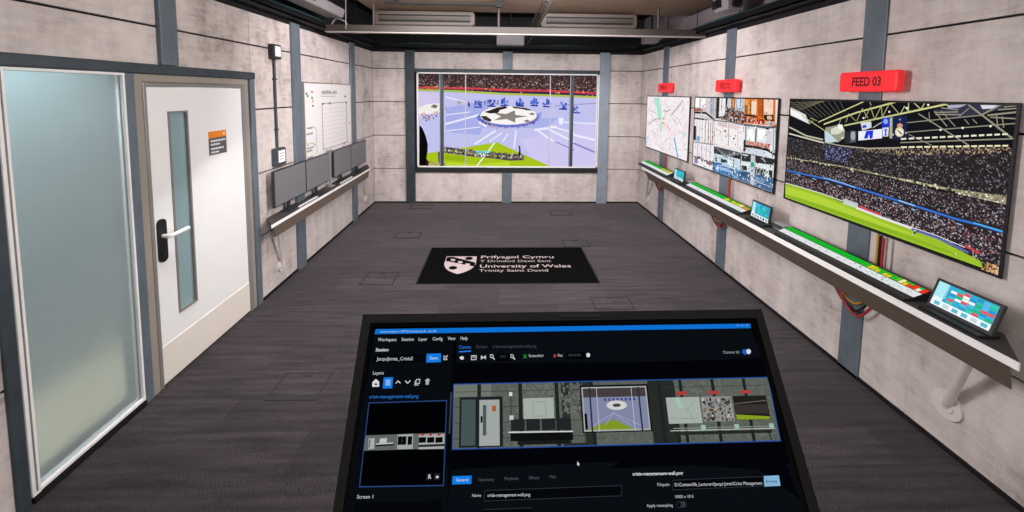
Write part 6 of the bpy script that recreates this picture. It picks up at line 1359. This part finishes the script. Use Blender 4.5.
# dark cable trays above the walls
def tray(p0, p1, side, label):
    r = empty('cable_tray', tuple((Vector(p0) + Vector(p1)) / 2), label, 'cable tray'); p0, p1 = Vector(p0), Vector(p1); d = (p1 - p0).normalized(); n = Vector(side)
    m = MB(); q = [p0, p1, p1 + n * .13, p0 + n * .13]; m.hexa(q, [v + Vector((0, 0, .012)) for v in q])
    for o in (0, .118): m.hexa([p0 + n * o, p1 + n * o, p1 + n * (o + .012), p0 + n * (o + .012)], [v + Vector((0, 0, .06)) for v in (p0 + n * o, p1 + n * o, p1 + n * (o + .012), p0 + n * (o + .012))])
    m.build('channel', BLACK, r)
    L = (p1 - p0).length; rc = random.Random(2)
    for k in range(4):
        pts = [p0 + d * (L * t / 24) + n * (.025 + .027 * k + rc.uniform(-.006, .006)) + Vector((0, 0, .055 + rc.uniform(-.006, .025))) for t in range(25)]
        m = MB(); m.tube(pts, .013, 8); m.build('cable', mat('tray_cable_%d' % k, ('16181a', '24484c', '2a3034', '1e3c42')[k], .5), r)
    for t in range(int(L / .8)):
        b = p0 + d * (.4 + .8 * t) + n * .065; m = MB(); m.tube([b + Vector((0, 0, .01)), (b.x, b.y, 2.99)], .006, 6); m.build('hanger', BLACK, r)
tray((XL + .0, -1.5, 2.475), (XL + .0, 6.1, 2.475), (1, 0, 0), 'black cable tray running along top of left wall'); tray((XR, -1.5, 2.475), (XR, 6.1, 2.475), (-1, 0, 0), 'black cable tray running along top of right wall'); tray((XL + .15, D, 2.475), (XR - .15, D, 2.475), (0, -1, 0), 'black cable tray along top of the back wall')
r = empty('ceiling_track', (-.7, 4.2, 2.7), 'thin dark track rail fixed under the ceiling left of middle', 'track')
m = MB(); m.box(-1.2, -.02, 4.18, 4.21, 2.70, 2.72); m.build('rail', BLACK, r)
m = MB(); m.box(-.05, .01, 4.165, 4.225, 2.68, 2.75); m.build('end_block', BLACK, r)
m = MB(); m.box(-1.1, -1.07, 4.185, 4.205, 2.72, 2.75); m.build('fixing', BLACK, r)

# ================================================================ FLOOR
r = empty('door_mat', (.1, 4.05, 0), 'black rectangular floor mat printed with a crest and university name', 'mat')
mx0, mx1, my0, my1 = -.765, .955, 3.625, 4.475
m = MB(); m.box(mx0, mx1, my0, my1, 0, .008); m.build('pile', RUBBER, r, bevel=.004)
m = MB()
for b in ((mx0 - .012, mx1 + .012, my0 - .012, my0), (mx0 - .012, mx1 + .012, my1, my1 + .012), (mx0 - .012, mx0, my0, my1), (mx1, mx1 + .012, my0, my1)): m.box(*b, 0, .005)
m.build('rubber_border', BLACK, r)
MZ = .0088; X0 = -.20
for tx, ly, wd, cp, bo in (('Prifysgol Cymru', 4.175, .80, .066, .6), ('Y Drindod Dewi Sant', 4.075, .76, .055, -.1), ('University of Wales', 3.945, .95, .068, .6), ('Trinity Saint David', 3.850, .70, .055, -.1)):
    m = MB(); letters(m, tx, (X0, ly, MZ), (1, 0, 0), (0, 1, 0), wd, cp, bo, 0, .0002); m.build('lettering', MATP, r)
cx, w2, t, bt = -.405, .165, 4.225, 3.80
sh = [(-1, 1), (1, 1), (1, .55), (.93, .42), (.78, .28), (.55, .16), (.28, .07), (0, 0), (-.28, .07), (-.55, .16), (-.78, .28), (-.93, .42), (-1, .55)]
sh = [(cx + w2 * a, bt + (t - bt) * v) for a, v in sh]
m = MB(); m.add([(a, v, MZ) for a, v in sh], [tuple(range(len(sh)))])
W_ = lambda a, v, k: (cx + w2 * a, bt + (t - bt) * v, MZ + k)
m.add([W_(-.96, .96, .0004), W_(-.55, .97, .0004), W_(.97, .62, .0004), W_(.93, .40, .0004), W_(-.96, .72, .0004)], [(0, 1, 2, 3, 4)], 1)
for i in range(3):
    a, v = -.52 + i * .5, .79 - i * .13
    m.add([W_(a - .14, v - .02, .0008), W_(a - .12, v + .07, .0008), W_(a, v + .03, .0008), W_(a + .12, v + .05, .0008), W_(a + .16, v - .05, .0008), W_(a, v - .09, .0008)], [tuple(range(6))], 0)
for a, v in ((.5, .87), (-.38, .33)): m.add([W_(a + .26 * math.cos(k * PI / 8), v + .10 * math.sin(k * PI / 8), .0006) for k in range(16)], [tuple(range(16))], 1)
m.build('crest', [MATP, RUBBER], r)
def hatch(x0, x1, y0, y1, label):
    r = empty('floor_box', ((x0 + x1) / 2, (y0 + y1) / 2, 0), label, 'floor box', 'floor boxes flush in the carpet')
    m = MB(); t = .012
    for b in ((x0, x1, y0, y0 + t), (x0, x1, y1 - t, y1), (x0, x0 + t, y0 + t, y1 - t), (x1 - t, x1, y0 + t, y1 - t)): m.box(*b, 0, .003)
    m.build('rim', HATCHE, r)
    m = MB(); m.box(x0 + t, x1 - t, y0 + t, y1 - t, 0, .002); m.build('lid', CARPET, r)
    m = MB(); m.box((x0 + x1) / 2 - .03, (x0 + x1) / 2 + .03, y1 - .035, y1 - .02, .002, .004); m.build('finger_pull', HATCHE, r)
hatch(-1.355, -1.055, 2.21, 2.44, 'carpeted floor box lid near the door, left of big foreground screen'); hatch(-1.30, -.99, 3.60, 3.86, 'carpeted floor box lid just left of the printed mat'); hatch(-1.30, -.99, 4.80, 5.0, 'carpeted floor box lid between left desk and the mat'); hatch(-1.39, -1.05, 6.04, 6.24, 'carpeted floor box lid at foot of back wall column'); hatch(.77, 1.08, 4.51, 4.72, 'carpeted floor box lid behind right corner of printed mat'); hatch(.77, 1.09, 5.72, 5.95, 'carpeted floor box lid before the right of back wall'); hatch(.81, 1.15, 3.15, 3.36, 'carpeted floor box lid in front of right corner of printed mat')

# ================================================================ FOREGROUND TOUCH SCREEN
SX, SY, SZ, PHI, SW, SH = -.204, .5867, 1.4603, .9862, .62, .40
R = Vector((1, 0, 0)); dn = Vector((0, -math.cos(PHI), -math.sin(PHI))); nn = Vector((0, -math.sin(PHI), math.cos(PHI))); O = Vector((SX, SY, SZ))
r = empty('touchscreen_kiosk', (SX + SW / 2, .42, 0), 'large black foreground touchscreen showing room control software', 'touchscreen')
def slab(mb, a0, a1, b0, b1, n0, n1, mi=0):
    q = [O + R * a + dn * b for a, b in ((a0, b0), (a1, b0), (a1, b1), (a0, b1))]; mb.hexa([p + nn * n0 for p in q], [p + nn * n1 for p in q], mi)
BEZ = mat('bezel_dark_grey', '0f0f0f', .7, spec=.15, var=.15, scale=90)
m = MB(); slab(m, -.001, SW + .0005, -.001, SH, -.035, -.004); m.build('casing', BEZ, r, bevel=.004)
m = MB()
def rim(a, c, d, e):                                               # one side of the bezel: four (right, down) corners
    q = [O + R * u + dn * v for u, v in (a, c, d, e)]; m.hexa([p - nn * .004 for p in q], q)
oTL, oTR, oBL, oBR = (-.0028, 0), (.6197, -.0035), (-.0012, SH), (.622, SH); iTL, iTR, iBL, iBR = (.0102, .0117), (.6078, .0089), (.0105, SH - .02), (.6065, SH - .02)
rim(oTL, oTR, iTR, iTL); rim(oTL, iTL, iBL, oBL); rim(oTR, oBR, iBR, iTR); rim(oBL, iBL, iBR, oBR)
m.build('bezel', BEZ, r)
m = MB(); slab(m, .005, .613, .005, SH - .01, -.0039, -.002); gl = m.build('glass', mat('black_screen_glass', '020203', .3, spec=.05), r)
U2 = []
du, dv = .0145, .0165
for it in UI:
    it = list(it)
    if it[0] == 't': it[4] = (it[4][0] - du, it[4][1] - dv)
    else: it[-1] = [(a - du, b - dv) for a, b in it[-1]]
    U2.append(tuple(it))
picture('display', U2, (.585, .35), (O + R * du + dn * dv - nn * .0012, R, dn, nn), UIP, r, .00006, '020306')
m = MB(); slab(m, .30, .365, .0015, .0065, 0, .0012); m.build('top_groove', BLACK, r, bevel=.0004)
C0 = O + R * SW / 2 + dn * .24 - nn * .035
m = MB(); m.tube([C0, C0 - nn * .06 + Vector((0, 0, -.04)), (C0.x, .47, .9), (C0.x, .47, .03)], .04, 16); m.build('pedestal', BEZ, r)
m = MB(); m.rbox((C0.x, .47, .015), (.5, .42, .03), .05, 'z'); m.build('base_plate', BEZ, r, bevel=.004)
